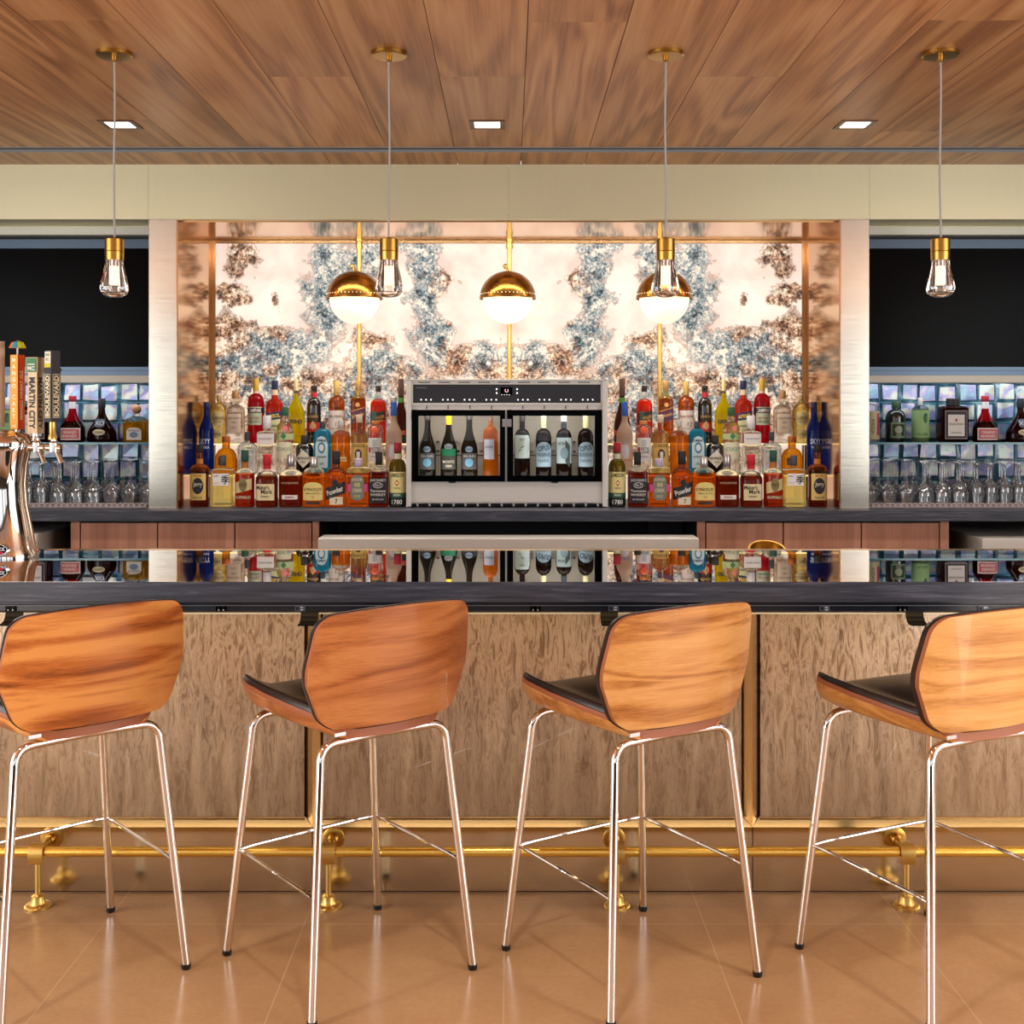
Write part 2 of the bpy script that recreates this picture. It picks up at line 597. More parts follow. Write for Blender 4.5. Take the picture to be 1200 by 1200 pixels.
def make_onyx():
    """book-matched agate slab lit from behind: cream ground, slate-blue and rust crystal patches"""
    m = mat('backlit_agate', '#e8cdb4', 0.35, spec=0.2)
    nt = m.node_tree
    o = OBJC(nt)
    sep = NN(nt, 'ShaderNodeSeparateXYZ', {0: o})
    ax = M_(nt, 'ABSOLUTE', sep.outputs[0])
    p = NN(nt, 'ShaderNodeCombineXYZ', {0: ax, 1: 0.0, 2: sep.outputs[2]}).outputs[0]
    w1 = NOISE(nt, p, 3.2, 4, 0.6)
    w2 = NOISE(nt, p, 11, 4, 0.65)

    def warp(src, k):
        d = NN(nt, 'ShaderNodeVectorMath', {0: src.outputs['Color'], 1: (0.5, 0.5, 0.5)}, operation='SUBTRACT')
        return NN(nt, 'ShaderNodeVectorMath', {0: d.outputs[0], 'Scale': k}, operation='SCALE').outputs[0]
    q = NN(nt, 'ShaderNodeVectorMath', {0: p, 1: warp(w1, 0.34)}, operation='ADD').outputs[0]
    q = NN(nt, 'ShaderNodeVectorMath', {0: q, 1: warp(w2, 0.12)}, operation='ADD').outputs[0]

    def blob(px, py, rx, ry, amp=1.0, tilt=0.0):
        # centre and radii read at the slab's own distance
        k = 6.083 / F
        v = MAP(nt, NN(nt, 'ShaderNodeVectorMath', {0: q, 1: (px * k, 0, HZ - (py - CY) * k)},
                       operation='SUBTRACT').outputs[0], (1, 1, 1), (0, 0, 0), (0, tilt, 0))
        v = NN(nt, 'ShaderNodeVectorMath', {0: v, 1: (1 / (rx * k), 1, 1 / (ry * k))}, operation='MULTIPLY').outputs[0]
        d = NN(nt, 'ShaderNodeVectorMath', {0: v}, operation='LENGTH').outputs['Value']
        return M_(nt, 'MULTIPLY', M_(nt, 'SUBTRACT', 1.35, d, clamp=True), amp)

    def total(lst):
        s = None
        for b in lst:
            v = blob(*b)
            s = v if s is None else M_(nt, 'MAXIMUM', s, v)
        return s
    blue = total([(208, 330, 30, 75, 1.0, 0.0), (175, 300, 20, 40, 0.8), (98, 330, 22, 60, 1.0, 0.15),
                  (95, 395, 26, 42, 1.0, -0.3), (252, 400, 55, 28, 0.9), (30, 425, 45, 26, 0.9),
                  (150, 440, 70, 28, 0.9), (290, 440, 75, 55, 1.1), (118, 285, 18, 22, 0.7), (215, 480, 130, 40, 1.0), (190, 250, 22, 40, 0.7)])
    rust = total([(315, 305, 26, 22, 1.0), (322, 345, 20, 16, 1.0), (268, 350, 10, 9, 0.8), (275, 385, 17, 12, 0.9),
                  (330, 400, 30, 40, 1.0), (165, 400, 30, 22, 0.8), (80, 330, 14, 20, 0.8), (10, 440, 40, 16, 0.9),
                  (230, 450, 80, 26, 1.0), (110, 450, 50, 22, 0.8), (318, 470, 60, 50, 1.1), (200, 520, 150, 50, 1.0), (65, 425, 30, 22, 0.9)])
    fine = M_(nt, 'ADD', M_(nt, 'MULTIPLY', NOISE(nt, p, 13, 4, 0.55).outputs['Fac'], 0.5),
              M_(nt, 'MULTIPLY', NOISE(nt, p, 62, 3, 0.7).outputs['Fac'], 0.55))
    mid = NOISE(nt, p, 9, 8, 0.70, 0.9).outputs['Fac']
    soft = NOISE(nt, p, 4.5, 3, 0.5, 0.4).outputs['Fac']
    vor = NN(nt, 'ShaderNodeTexVoronoi', {'Scale': 95.0}, feature='F1')
    nt.links.new(q, vor.inputs['Vector'])
    vd = vor.outputs['Distance']
    ground = RAMP(nt, soft, [(0.3, lin('#dfbfb0')), (0.5, lin('#eed8c8')), (0.7, lin('#f8ead9'))])
    mb = M_(nt, 'ADD', blue, M_(nt, 'MULTIPLY', M_(nt, 'SUBTRACT', mid, 0.5), 1.5))
    mr = M_(nt, 'ADD', rust, M_(nt, 'MULTIPLY', M_(nt, 'SUBTRACT', mid, 0.5), 1.5))
    cb = RAMP(nt, M_(nt, 'ADD', fine, M_(nt, 'MULTIPLY', M_(nt, 'SUBTRACT', vd, 0.4), 0.12)),
              [(0.42, lin('#23292d')), (0.48, lin('#4d5c60')), (0.53, lin('#7f8e92')), (0.59, lin('#b3aca4')), (0.65, lin('#f6e6d4'))])
    cr = RAMP(nt, M_(nt, 'ADD', fine, M_(nt, 'MULTIPLY', M_(nt, 'SUBTRACT', vd, 0.4), 0.12)),
              [(0.42, lin('#2a201b')), (0.48, lin('#6c4634')), (0.53, lin('#a07a60')), (0.58, lin('#cfa88a')), (0.65, lin('#fde6c6'))])

    def edge(v, lo, hi):
        return NN(nt, 'ShaderNodeMapRange', {'Value': v, 'From Min': lo, 'From Max': hi}).outputs[0]

    def band(v, c0, wd):
        return M_(nt, 'SUBTRACT', 1.0, M_(nt, 'DIVIDE', M_(nt, 'ABSOLUTE', M_(nt, 'SUBTRACT', v, c0)), wd), clamp=True)
    c = MIX(nt, M_(nt, 'MULTIPLY', edge(mb, 0.0, 0.5), 0.35), ground, lin('#d5c5bc'))
    sel = NOISE(nt, p, 7, 5, 0.65, 0.5).outputs['Fac']
    sel = M_(nt, 'ADD', sel, M_(nt, 'MULTIPLY', M_(nt, 'SUBTRACT', rust, blue), 0.22))
    patch_c = MIX(nt, edge(sel, 0.42, 0.52), cb, cr)
    hole = NOISE(nt, p, 15, 6, 0.6, 0.15).outputs['Fac']
    patch_c = MIX(nt, edge(hole, 0.55, 0.63), patch_c, lin('#f6e2cc'))
    patch_c = MIX(nt, M_(nt, 'MULTIPLY', edge(hole, 0.45, 0.35), 0.7), patch_c, lin('#3a3634'))
    c = MIX(nt, edge(M_(nt, 'MAXIMUM', mb, M_(nt, 'SUBTRACT', mr, 0.06)), 0.36, 0.58), c, patch_c)
    c = MIX(nt, M_(nt, 'MULTIPLY', band(mb, 0.40, 0.05), 0.7), c, lin('#9c6a50'))
    c = MIX(nt, M_(nt, 'MULTIPLY', band(mb, 0.62, 0.04), 0.6), c, lin('#f5e6d2'))
    c = MIX(nt, M_(nt, 'MULTIPLY', band(mr, 0.48, 0.05), 0.6), c, lin('#8a5038'))
    c = MIX(nt, M_(nt, 'MULTIPLY', band(mr, 0.70, 0.05), 0.6), c, lin('#3f3a3a'))
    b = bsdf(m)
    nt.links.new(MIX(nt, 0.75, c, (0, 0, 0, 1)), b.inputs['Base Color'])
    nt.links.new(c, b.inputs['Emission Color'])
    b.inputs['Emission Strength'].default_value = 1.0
    return m


M['onyx'] = make_onyx()


def make_tile(face):
    m = mat('pearl_tile_face' if face else 'teal_tile_side', '#9fb4c4', 0.3, 0.1, coat=0.5)
    nt = m.node_tree
    o = OBJC(nt)
    n = NOISE(nt, o, 13, 2, 0.5, 0.5).outputs['Fac']
    if face:
        c = RAMP(nt, n, [(0.3, lin('#7fb3c4')), (0.42, lin('#7f8fc4')), (0.5, lin('#a99ac4')), (0.57, lin('#c9c8b4')),
                         (0.66, lin('#b8d0cf')), (0.75, lin('#8aa2c0'))])
    else:
        c = RAMP(nt, n, [(0.35, lin('#2a4f63')), (0.55, lin('#4b7f95')), (0.7, lin('#9cc3cc'))])
    nt.links.new(c, bsdf(m).inputs['Base Color'])
    return m


M['tile_face'], M['tile_side'] = make_tile(True), make_tile(False)

# ------------------------------------------------------------------ the room
CEIL = 2.481
NX0, NX1 = PX(207, 5.45), PX(985, 5.45)
CXL, CXR = PX(174, 5.45), PX(1019, 5.45)
FACE = 5.45
BACK = 6.083
CT = 0.89      # back counter height
BT = 0.905     # bar top height
XW = 4.2

bm = bmesh.new()
add_box(bm, -XW, XW, -4.0, 7.0, -0.1, 0.0)
struct('floor', bm, M['floor'])

# ceiling boards with open joints under a dark deck
random.seed(4)
bm = bmesh.new()
lay = bm.loops.layers.color.new('tone')
dark_boards = {(-3, 0): 0.28, (0, 1): 0.95}


def board(x0, x1, y0, y1, t):
    vs, fs = add_box(bm, x0 + 0.0012, x1 - 0.0012, y0 + 0.001, y1 - 0.001, CEIL, CEIL + 0.018, 0)
    for f in fs:
        for l in f.loops:
            l[lay] = t


joint = {-7: [2.9], -6: [4.6], -5: [3.43], -4: [2.0], -3: [4.01], -2: [2.2], -1: [4.01], 0: [3.445], 1: [2.4], 2: [4.01],
         3: [2.0], 4: [3.43], 5: [4.8], 6: [3.0]}
tones = {(-3, 0): 0.12, (-3, 1): 0.62, (-1, 0): 0.5, (-1, 1): 0.22, (0, 0): 0.45, (0, 1): 0.62, (-2, 0): 0.62, (1, 1): 0.55,
         (2, 0): 0.5, (2, 1): 0.6, (-4, 1): 0.55, (3, 1): 0.6, (4, 0): 0.42, (4, 1): 0.15, (-5, 0): 0.35, (-5, 1): 0.3, (-6, 0): 0.4}
for k in range(-13, 14):
    x0 = 0.053 + 0.2915 * (k - 1) + 0.2915
    x0 = 0.053 + 0.2915 * k
    ys = [-4.0] + [j for j in joint.get(k, [random.uniform(1.5, 4.5)])] + [5.085]
    for i, (a, b) in enumerate(zip(ys, ys[1:])):
        g = tones.get((k, i), random.uniform(0.3, 0.7))
        board(x0, x0 + 0.2915, a, b, (g, random.random(), random.random(), 1))
    g = random.uniform(0.35, 0.6)
    board(x0, x0 + 0.2915, 5.175, FACE, (g, random.random(), random.random(), 1))
add_box(bm, -XW, XW, -4.0, FACE, CEIL + 0.018, CEIL + 0.1, 1)
struct('ceiling', bm, [M['ceiling'], M['black']])

# slot along the ceiling in front of the bar wall
bm = bmesh.new()
add_box(bm, -XW + 0.1, XW - 0.1, 5.085, 5.175, CEIL + 0.010, CEIL + 0.0175, 1)
for y in (5.0855, 5.171):
    add_box(bm, -XW + 0.1, XW - 0.1, y, y + 0.004, CEIL - 0.003, CEIL + 0.010, 0)
t = obj('linear_slot_diffuser', bm, [M['grey'], M['black']])
tag(t, 'long narrow black ceiling slot with grey edges running above the bar wall', 'vent')

# walls
bm = bmesh.new()
add_box(bm, -XW, XW, 6.25, 6.35, 0, CEIL + 0.1)
struct('wall_back', bm, M['dark'])
for nm, x0, x1 in (('wall_left', -XW - 0.1, -XW), ('wall_right', XW, XW + 0.1)):
    bm = bmesh.new()
    add_box(bm, x0, x1, 3.4, 6.35, 0, CEIL + 0.1)
    for y, hy in ((-2.75, 1.25), (0.9, 0.12)):
        add_box(bm, x0, x1, y - hy, y + hy, 0, CEIL + 0.1)
    struct(nm, bm, mat(nm + '_paint', '#5a5048', 0.8))
# window wall behind the camera: piers, sill band and head
bm = bmesh.new()
add_box(bm, -4.2, 4.2, -4.1, -4.0, 0, 0.95)
add_box(bm, -4.2, 4.2, -4.1, -4.0, 2.35, CEIL + 0.1)
for x in (-4.1, -2.5, -0.9, 0.9, 2.5, 4.1):
    add_box(bm, x - 0.14, x + 0.14, -4.1, -4.0, 0.95, 2.35)
struct('wall_front', bm, mat('wall_front_paint', '#3c342e', 0.8))

# fascia over the bar wall, three sheets
for i, (a, b) in enumerate(((-XW, CXL), (CXL, PX(596, FACE)), (PX(596, FACE), CXR), (CXR, XW))):
    bm = bmesh.new()
    add_box(bm, a + 0.0005, b - 0.0005, FACE, FACE + 0.05, 2.229, CEIL)
    struct('trim_%d' % (i + 1), bm, M['champagne'])
bm = bmesh.new()
add_box(bm, -XW, XW, FACE + 0.051, FACE + 0.06, 2.262, CEIL)
add_box(bm, -XW, CXL, FACE + 0.05, 6.25, 2.235, 2.26)
add_box(bm, CXR, XW, FACE + 0.05, 6.25, 2.235, 2.26)
struct('ceiling_recess', bm, M['champagne'])

# bright steel columns either side of the niche
for i, (a, b) in enumerate(((CXL, NX0), (NX1, CXR))):
    bm = bmesh.new()
    add_box(bm, a, b, FACE, 6.25, CT, 2.229)
    o = struct('trim_%d' % (i + 5), bm, M['column_steel'], bevel=0.002)

# bronze lining of the niche
bm = bmesh.new()
add_box(bm, NX0, NX0 + 0.006, FACE + 0.002, BACK, CT, 2.229)
struct('wall_niche_left', bm, M['bronze'])
bm = bmesh.new()
add_box(bm, NX1 - 0.006, NX1, FACE + 0.002, BACK, CT, 2.229)
struct('wall_niche_right', bm, M['bronze'])
bm = bmesh.new()
add_box(bm, NX0, NX1, FACE + 0.052, BACK, 2.223, 2.25)
struct('ceiling_niche', bm, M['bronze'])
bm = bmesh.new()
add_box(bm, NX0 + 0.006, NX1 - 0.006, BACK, BACK + 0.02, CT, 2.223)
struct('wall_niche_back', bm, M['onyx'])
bm = bmesh.new()
for x0, x1 in ((NX0 + 0.006, NX0 + 0.024), (NX1 - 0.024, NX1 - 0.006)):
    add_box(bm, x0, x1, BACK - 0.014, BACK - 0.001, CT, 2.223)
add_box(bm, NX0 + 0.024, NX1 - 0.024, BACK - 0.014, BACK - 0.001, 2.205, 2.223)
struct('trim_7', bm, M['bronze_dark'], bevel=0.002)

# recessed side bays: black screen wall, rails and faceted tile
for side, (a, b) in (('left', (-XW, CXL)), ('right', (CXR, XW))):
    def bay(name, z0, z1, y0, y1, m):
        bm = bmesh.new()
        add_box(bm, a, b, y0, y1, z0, z1)
        return struct(name, bm, m)
    bay('trim_head_' + side, PZ(275, 5.68), PZ(266, 5.68), 5.68, 5.74, M['cream'])
    bay('trim_foot_' + side, PZ(448, 5.68), PZ(440, 5.68), 5.68, 5.98, M['cream'])
    bay('wall_soffit_' + side, PZ(266, 5.68), 2.235, 5.69, 5.74, M['champagne'])
    bay('wall_bay_' + side, PZ(448, 5.68) + 0.01, 2.235, 5.745, 6.0, M['black'])
    t = thing('display_screen', 'wide black screen over the tiled %s bay with blue-grey frame' % side, 'screen',
              ((a + b) / 2, 5.72, 1.84))
    bm = bmesh.new()
    add_box(bm, a, b, 5.70, 5.744, PZ(430, 5.66), PZ(291, 5.66))
    obj('screen_panel', bm, M['black_gloss'], t)
    bm = bmesh.new()
    add_box(bm, a, b, 5.675, 5.70, PZ(291, 5.675), PZ(283, 5.675))
    add_box(bm, a, b, 5.69, 5.70, PZ(283, 5.675), PZ(280, 5.675))
    add_box(bm, a, b, 5.675, 5.70, PZ(434, 5.675), PZ(430, 5.675))
    add_box(bm, a, b, 5.70, 5.742, PZ(440, 5.68), PZ(434, 5.675))
    obj('frame', bm, M['blue_steel'], t)
    # tile wall
    random.seed(11 if side == 'left' else 12)
    bm = bmesh.new()
    P_, YT = 0.0958, 5.92
    sgn = -1 if side == 'left' else 1
    x_edge = PX(152, YT) if side == 'left' else PX(1042, YT)
    zc = PZ(460, YT)
    add_box(bm, a, b, YT, 6.0, CT, PZ(448, 5.68), 1)
    for i in range(-2, 20):
        for j in range(-1, 6):
            x = x_edge + sgn * i * P_ + P_ * 0.5 * sgn * 0
            z = zc - j * P_
            if not (a + 0.03 < x < b - 0.03) or z < CT + 0.03 or z + 0.05 > 1.52:
                continue
            h = P_ / 2 - 0.0012
            jx, jz = random.uniform(-0.007, 0.007), random.uniform(-0.007, 0.007)
            out = [(x - h, z - h), (x + h, z - h), (x + h, z + h), (x - h, z + h)]
            inn = []
            for (ox, oz) in out:
                sx, sz = (1 if ox > x else -1), (1 if oz > z else -1)
                inn.append((x + jx + sx * (0.0385 + random.uniform(-0.006, 0.003)), YT - 0.014 + random.uniform(-0.004, 0.004),
                            z + jz + sz * (0.0385 + random.uniform(-0.006, 0.003))))
            o4 = [bm.verts.new((p[0], YT - 0.002, p[1])) for p in out]
            i4 = [bm.verts.new(p) for p in inn]
            for k in range(4):
                f = bm.faces.new((o4[k], o4[(k + 1) % 4], i4[(k + 1) % 4], i4[k]))
                f.material_index = 1
            bm.faces.new(i4).material_index = 0
    struct('wall_tiled_' + side, bm, [M['tile_face'], M['tile_side']])

# ------------------------------------------------------------------ back counter and cabinets
t = box_obj('back_counter', -XW, XW, 5.38, 6.2, 0.84, CT, M['counter'], bevel=0.003)
tag(t, 'long dark grey stone worktop along the bar wall under the bottles', 'counter')


def cabinet(px0, doors, px1, label):
    Y = 5.42
    t = thing('base_cabinet', label, 'cabinet', (PX((px0 + px1) / 2, Y), 5.8, 0), group='walnut cabinets under the back counter')
    x0, x1 = PX(px0, Y), PX(px1, Y)
    box_obj('end_stile', x0, PX(doors[0], Y) - 0.003, Y, Y + 0.02, 0.08, 0.839, M['cabinet'], t)
    box_obj('end_stile', PX(doors[-1], Y) + 0.003, x1, Y, Y + 0.02, 0.08, 0.839, M['cabinet'], t)
    bm = bmesh.new()
    add_box(bm, x0, x1, Y + 0.022, 6.15, 0.0, 0.839)
    obj('body', bm, M['dark'], t)
    for i in range(len(doors) - 1):
        a, b = PX(doors[i], Y) + 0.003, PX(doors[i + 1], Y) - 0.003
        d = box_obj('door', a, b, Y, Y + 0.02, 0.1, 0.830, M['cabinet'], t, bevel=0.0015)
        c = b - 0.1 if px0 < 597 else a + 0.06
        h = obj('handle', (lambda q: (add_box(q, c - 0.08 if px0 < 597 else c, c + 0.03 if px0 < 597 else c + 0.16, Y - 0.012, Y + 0.001, 0.8305, 0.8385), q)[1])(bmesh.new()),
                M['black'], t)
        h.parent = d
        h.matrix_parent_inverse = Matrix.Identity(4)


cabinet(83, [94, 184.5, 275, 365.5], 373.5, 'walnut base cabinet with three doors, left of the steel sink')
cabinet(817, [827, 918, 1009.5, 1101], 1112, 'walnut base cabinet with three doors, right of the steel sink')

# open bays between them
t = thing('undercounter_sink', 'long stainless sink front in the dark bay between the walnut cabinets', 'sink',
          (0, 5.5, 0))
bm = bmesh.new()
add_box(bm, PX(374.5, 5.30), PX(817, 5.30), 5.25, 5.27, PZ(700, 5.3), PZ(631, 5.25))
add_box(bm, PX(374.5, 5.30), PX(817, 5.30), 5.27, 5.41, PZ(634, 5.25), PZ(631, 5.25))
add_box(bm, PX(376, 5.42), PX(815, 5.42), 5.41, 5.9, 0.0, PZ(700, 5.3))
obj('basin', bm, M['steel_lit'], t, bevel=0.003)
box_obj('bracket', PX(398, 5.8), PX(400, 5.8), 5.8, 5.84, 0.55, 0.838, M['dark'], t)
box_obj('bracket', PX(760, 5.8), PX(800, 5.8), 5.8, 5.84, 0.55, 0.838, M['dark'], t)
t = thing('ice_bin', 'low stainless ice bin in the dark bay right of the walnut cabinets', 'ice bin', (PX(1200, 5.35), 5.5, 0))
bm = bmesh.new()
add_box(bm, PX(1149, 5.35), PX(1290, 5.35), 5.33, 5.9, 0.1, PZ(631, 5.33))
obj('body', bm, M['steel_lit'], t, bevel=0.003)
box_obj('plinth', PX(1153, 5.35), PX(1285, 5.35), 5.36, 5.88, 0, 0.1, M['black'], t)
t = thing('undercounter_fridge', 'small pale steel appliance in the dark opening beside the tap tower', 'appliance',
          (PX(15, 5.35), 5.5, 0))
box_obj('body', PX(-60, 5.35), PX(43, 5.35), 5.35, 5.88, 0.08, PZ(626, 5.35), M['steel_lit'], t, bevel=0.003)
bm = bmesh.new()
add_box(bm, PX(26, 5.34), PX(41, 5.34), 5.345, 5.3495, PZ(700, 5.35), PZ(636, 5.35))
obj('control_panel', bm, M['black_gloss'], t)
box_obj('plinth', PX(-55, 5.35), PX(38, 5.35), 5.38, 5.85, 0, 0.08, M['black'], t)

# ------------------------------------------------------------------ the bar
bar = thing('bar_counter', 'long front bar with mirror-polished dark stone top and bronze drip panels', 'bar', (0, 3.35, 0))
YF, YB = 3.047, 3.753
bm = bmesh.new()
add_box(bm, -XW + 0.05, XW - 0.05, YF, YB, 0.852, BT - 0.0004)
obj('countertop', bm, M['counter'], bar, bevel=0.002)
bm = bmesh.new()
add_box(bm, -XW + 0.05, XW - 0.05, YF + 0.003, YB - 0.006, BT - 0.0003, BT)
o = obj('polished_surface', bm, M['mirror_top'], bar)
o['label'] = 'mirror-glossy top surface'
box_obj('back_edge_trim', -XW + 0.05, XW - 0.05, YB - 0.0055, YB + 0.004, 0.88, BT + 0.002, M['bronze'], bar)
# recessed rail with sockets
rail = box_obj('power_rail', -XW + 0.06, XW - 0.06, 3.10, 3.14, PZ(716.6, 3.10), 0.8515, mat('rail_black', '#20242f', 0.28), bar,
               bevel=0.002)
rail['label'] = 'dark blue-black rail under the top'
bm = bmesh.new()
add_box(bm, -XW + 0.06, XW - 0.06, 3.094, 3.10, PZ(709.6, 3.10), PZ(708.8, 3.10))
obj('rail_lip', bm, M['grey'], bar)
out_m = mat('outlet_grey', '#5c6675', 0.4)
for px, usb in ((13, 0), (259.5, 0), (352, 1), (444, 0), (627.5, 0), (719, 1), (813, 0), (966, 1), (1057, 0), (1152, 1)):
    x = PX(px, 3.1)
    zc = PZ(712.8, 3.1)
    bm = bmesh.new()
    w = 0.0135
    add_box(bm, x - w, x + w, 3.096, 3.0995, zc - 0.0068, zc + 0.0068, 0)
    if usb:
        add_box(bm, x - 0.010, x - 0.004, 3.0945, 3.096, zc - 0.004, zc + 0.004, 2)
        for dz in (0.0032, -0.0032):
            add_box(bm, x + 0.001, x + 0.008, 3.0945, 3.096, zc + dz - 0.0014, zc + dz + 0.0014, 1)
    else:
        for dx in (-0.0062, 0.0062):
            for dy in (-0.002, 0.002):
                add_box(bm, x + dx + dy - 0.0006, x + dx + dy + 0.0006, 3.0945, 3.096, zc + 0.0005, zc + 0.0045, 2)
            add_box(bm, x + dx - 0.0016, x + dx + 0.0016, 3.0945, 3.096, zc - 0.0052, zc - 0.0022, 1)
    o = obj('usb_outlet' if usb else 'power_outlet', bm, [out_m if usb else M['black_gloss'], M['white'], M['black']], None)
    o.data.transform(Matrix.Translation(-root_loc(bar)))
    o.parent = rail
# die wall
box_obj('body', -XW + 0.06, XW - 0.06, 3.345, 3.70, 0.0, 0.851, M['dark'], bar)
bm = bmesh.new()
add_box(bm, -XW + 0.06, XW - 0.06, 3.27, 3.345, 0.7835, 0.7875)
obj('panel_head_trim', bm, M['cream'], bar)
ZP0 = PZ(957.5, 3.324)
mulls = [-1.782 - 1.231, -1.782, PX(366, 3.30), PX(882, 3.30), 1.911, 1.911 + 1.231]
hw = 0.0235
for a, b in zip(mulls, mulls[1:]):
    bm = bmesh.new()
    add_box(bm, a + hw + 0.003, b - hw - 0.003, 3.324, 3.344, ZP0, 0.783)
    obj('drip_panel', bm, M['panel'], bar)
for x in mulls:
    bm = bmesh.new()
    v = [bm.verts.new(p) for p in ((x - hw, 3.330, 0.783), (x, 3.302, 0.783), (x + hw, 3.330, 0.783),
                                   (x - hw, 3.330, ZP0), (x, 3.302, ZP0 - 0.020), (x + hw, 3.330, ZP0))]
    bm.faces.new((v[0], v[1], v[4], v[3]))
    bm.faces.new((v[1], v[2], v[5], v[4]))
    bm.faces.new((v[0], v[3], v[5], v[2]))
    bm.faces.new((v[0], v[2], v[1]))
    bm.faces.new((v[3], v[4], v[5]))
    obj('mullion', bm, M['mullion'], bar)
bm = bmesh.new()
for a, b in zip(mulls, mulls[1:]):
    v = [bm.verts.new(p) for p in ((a + hw, 3.327, ZP0), (b - hw, 3.327, ZP0), (b, 3.302, ZP0 - 0.021), (a, 3.302, ZP0 - 0.021))]
    bm.faces.new(v)
    add_box(bm, a + hw + 0.002, b - hw - 0.002, 3.318, 3.3235, ZP0 - 0.001, ZP0 + 0.003)
obj('panel_foot_trim', bm, M['base_steel'], bar)
for a, b in zip(mulls, mulls[1:]):
    bm = bmesh.new()
    add_box(bm, a + 0.0012, b - 0.0012, 3.300, 3.344, 0.004, ZP0 - 0.022)
    obj('kick_plate', bm, M['base_steel'], bar)
box_obj('floor_joint', -XW + 0.06, XW - 0.06, 3.303, 3.344, 0.0, 0.004, M['black'], bar)

# coat hooks under the overhang
for px, lab in ((17, 'black coat hook under the bar behind the leftmost stool'),
                (363, 'black coat hook under the bar over the left bronze mullion'),
                (714, 'black coat hook under the bar beside the third stool'),
                (1071.5, 'black coat hook under the bar beside the rightmost stool')):
    Y = 3.215
    x = PX(px, Y)
    bm = bmesh.new()
    prof = [(Y, 0.8515), (Y, 0.800), (Y - 0.004, 0.787), (Y - 0.014, 0.777), (Y - 0.028, 0.7725), (Y - 0.05, 0.7735)]
    th = 0.004
    prev = None
    for i, (y, z) in enumerate(prof):
        if i == 0:
            d = Vector((0, prof[1][0] - y, prof[1][1] - z))
        else:
            d = Vector((0, y - prof[i - 1][0], z - prof[i - 1][1]))
        d.normalize()
        nrm = Vector((0, d.z, -d.y)) * th
        r = [bm.verts.new(p) for p in ((x - 0.024, y, z), (x + 0.024, y, z), (x + 0.024, y - nrm.y, z - nrm.z),
                                       (x - 0.024, y - nrm.y, z - nrm.z))]
        if prev:
            for k in range(4):
                bm.faces.new((prev[k], prev[(k + 1) % 4], r[(k + 1) % 4], r[k]))
        else:
            bm.faces.new(r)
        prev = r
    bm.faces.new(prev)
    o = obj('coat_hook', bm, M['hook'])
    tag(o, lab, 'hook', 'coat hooks under the bar top')

# foot rail
YR, ZR = 3.205, PZ(998, 3.205)
rail = thing('foot_rail', 'long polished brass foot rail on four posts along the bar base', 'foot rail', (0, YR, 0))
bm = bmesh.new()
add_tube(bm, [(-XW + 0.1, YR, ZR), (XW - 0.1, YR, ZR)], 0.0138, 20)
obj('rail_tube', bm, M['brass'], rail, smooth=True)
for px in (44.5, 385, 723, 1062):
    x = PX(px, YR)
    br = thing('bracket', None, None, (x, 0, 0))
    br.parent = rail
    bm = bmesh.new()
    add_lathe(bm, [(0.02, 0.0078), (ZR - 0.01, 0.0078)], 16)
    obj('post', bm, M['brass_satin'], br, world=False, smooth=True)
    bm = bmesh.new()
    add_lathe(bm, [(0.0005, 0.036), (0.004, 0.036), (0.007, 0.033), (0.009, 0.021), (0.012, 0.0185), (0.030, 0.0165), (0.033, 0.013), (0.036, 0.0105)], 28)
    for a in (0.6, 2.2, 3.8, 5.3):
        add_lathe(bm, [(0.006, 0.004), (0.009, 0.0035)], 8, 0.028 * math.cos(a), 0.028 * math.sin(a))
    obj('floor_flange', bm, M['brass_satin'], br, world=False, smooth=True)
    # saddle strap over the front of the rail
    bm = bmesh.new()
    prev = None
    arc = [(-0.0160 * math.cos(a), 0.0165 * math.sin(a)) for a in [math.radians(-80 + 12 * k) for k in range(16)]]
    arc = [(0.012, -0.0235)] + [(-0.004, -0.0235)] + arc + [(0.014, 0.0175)]
    arc = [(-0.0155, -0.0240), (-0.0175, -0.012), (-0.0178, 0.0), (-0.0165, 0.008), (-0.012, 0.0145), (-0.005, 0.018), (0.004, 0.0185), (0.012, 0.0175)]
    for (dy, dz) in arc:
        sc = 1.18
        r = [bm.verts.new(p) for p in ((-0.0195, dy, ZR + dz), (0.0195, dy, ZR + dz), (0.0195, dy * sc - 0.001, ZR + dz * sc), (-0.0195, dy * sc - 0.001, ZR + dz * sc))]
        if prev:
            for k in range(4):
                bm.faces.new((prev[k], prev[(k + 1) % 4], r[(k + 1) % 4], r[k]))
        else:
            bm.faces.new(r)
        prev = r
    bm.faces.new(prev)
    obj('strap', bm, M['brass_satin'], br, world=False, smooth=True)
    bm = bmesh.new()
    for dx in (-0.0095, 0.0095):
        add_lathe(bm, [(0.0, 0.0032), (0.003, 0.0032)], 10, axis='Y', origin=(dx, -0.0205, ZR + 0.004))
    obj('screw', bm, M['black'], br, world=False)
    bm = bmesh.new()
    add_tube(bm, [(0, 0.008, ZR + 0.003), (0, 0.088, ZR + 0.003)], 0.0088, 14)
    obj('wall_arm', bm, M['brass_satin'], br, world=False, smooth=True)
    bm = bmesh.new()
    add_lathe(bm, [(0.072, 0.011), (0.075, 0.0145), (0.088, 0.016), (0.089, 0.028), (0.091, 0.031), (0.0945, 0.031)], 28,
              axis='Y', origin=(0, 0, ZR + 0.003))
    obj('wall_flange', bm, M['brass_aged'], br, world=False, smooth=True)
    for c in kids(br):
        c.location = (0, 0, 0)
        c.location.y = 0

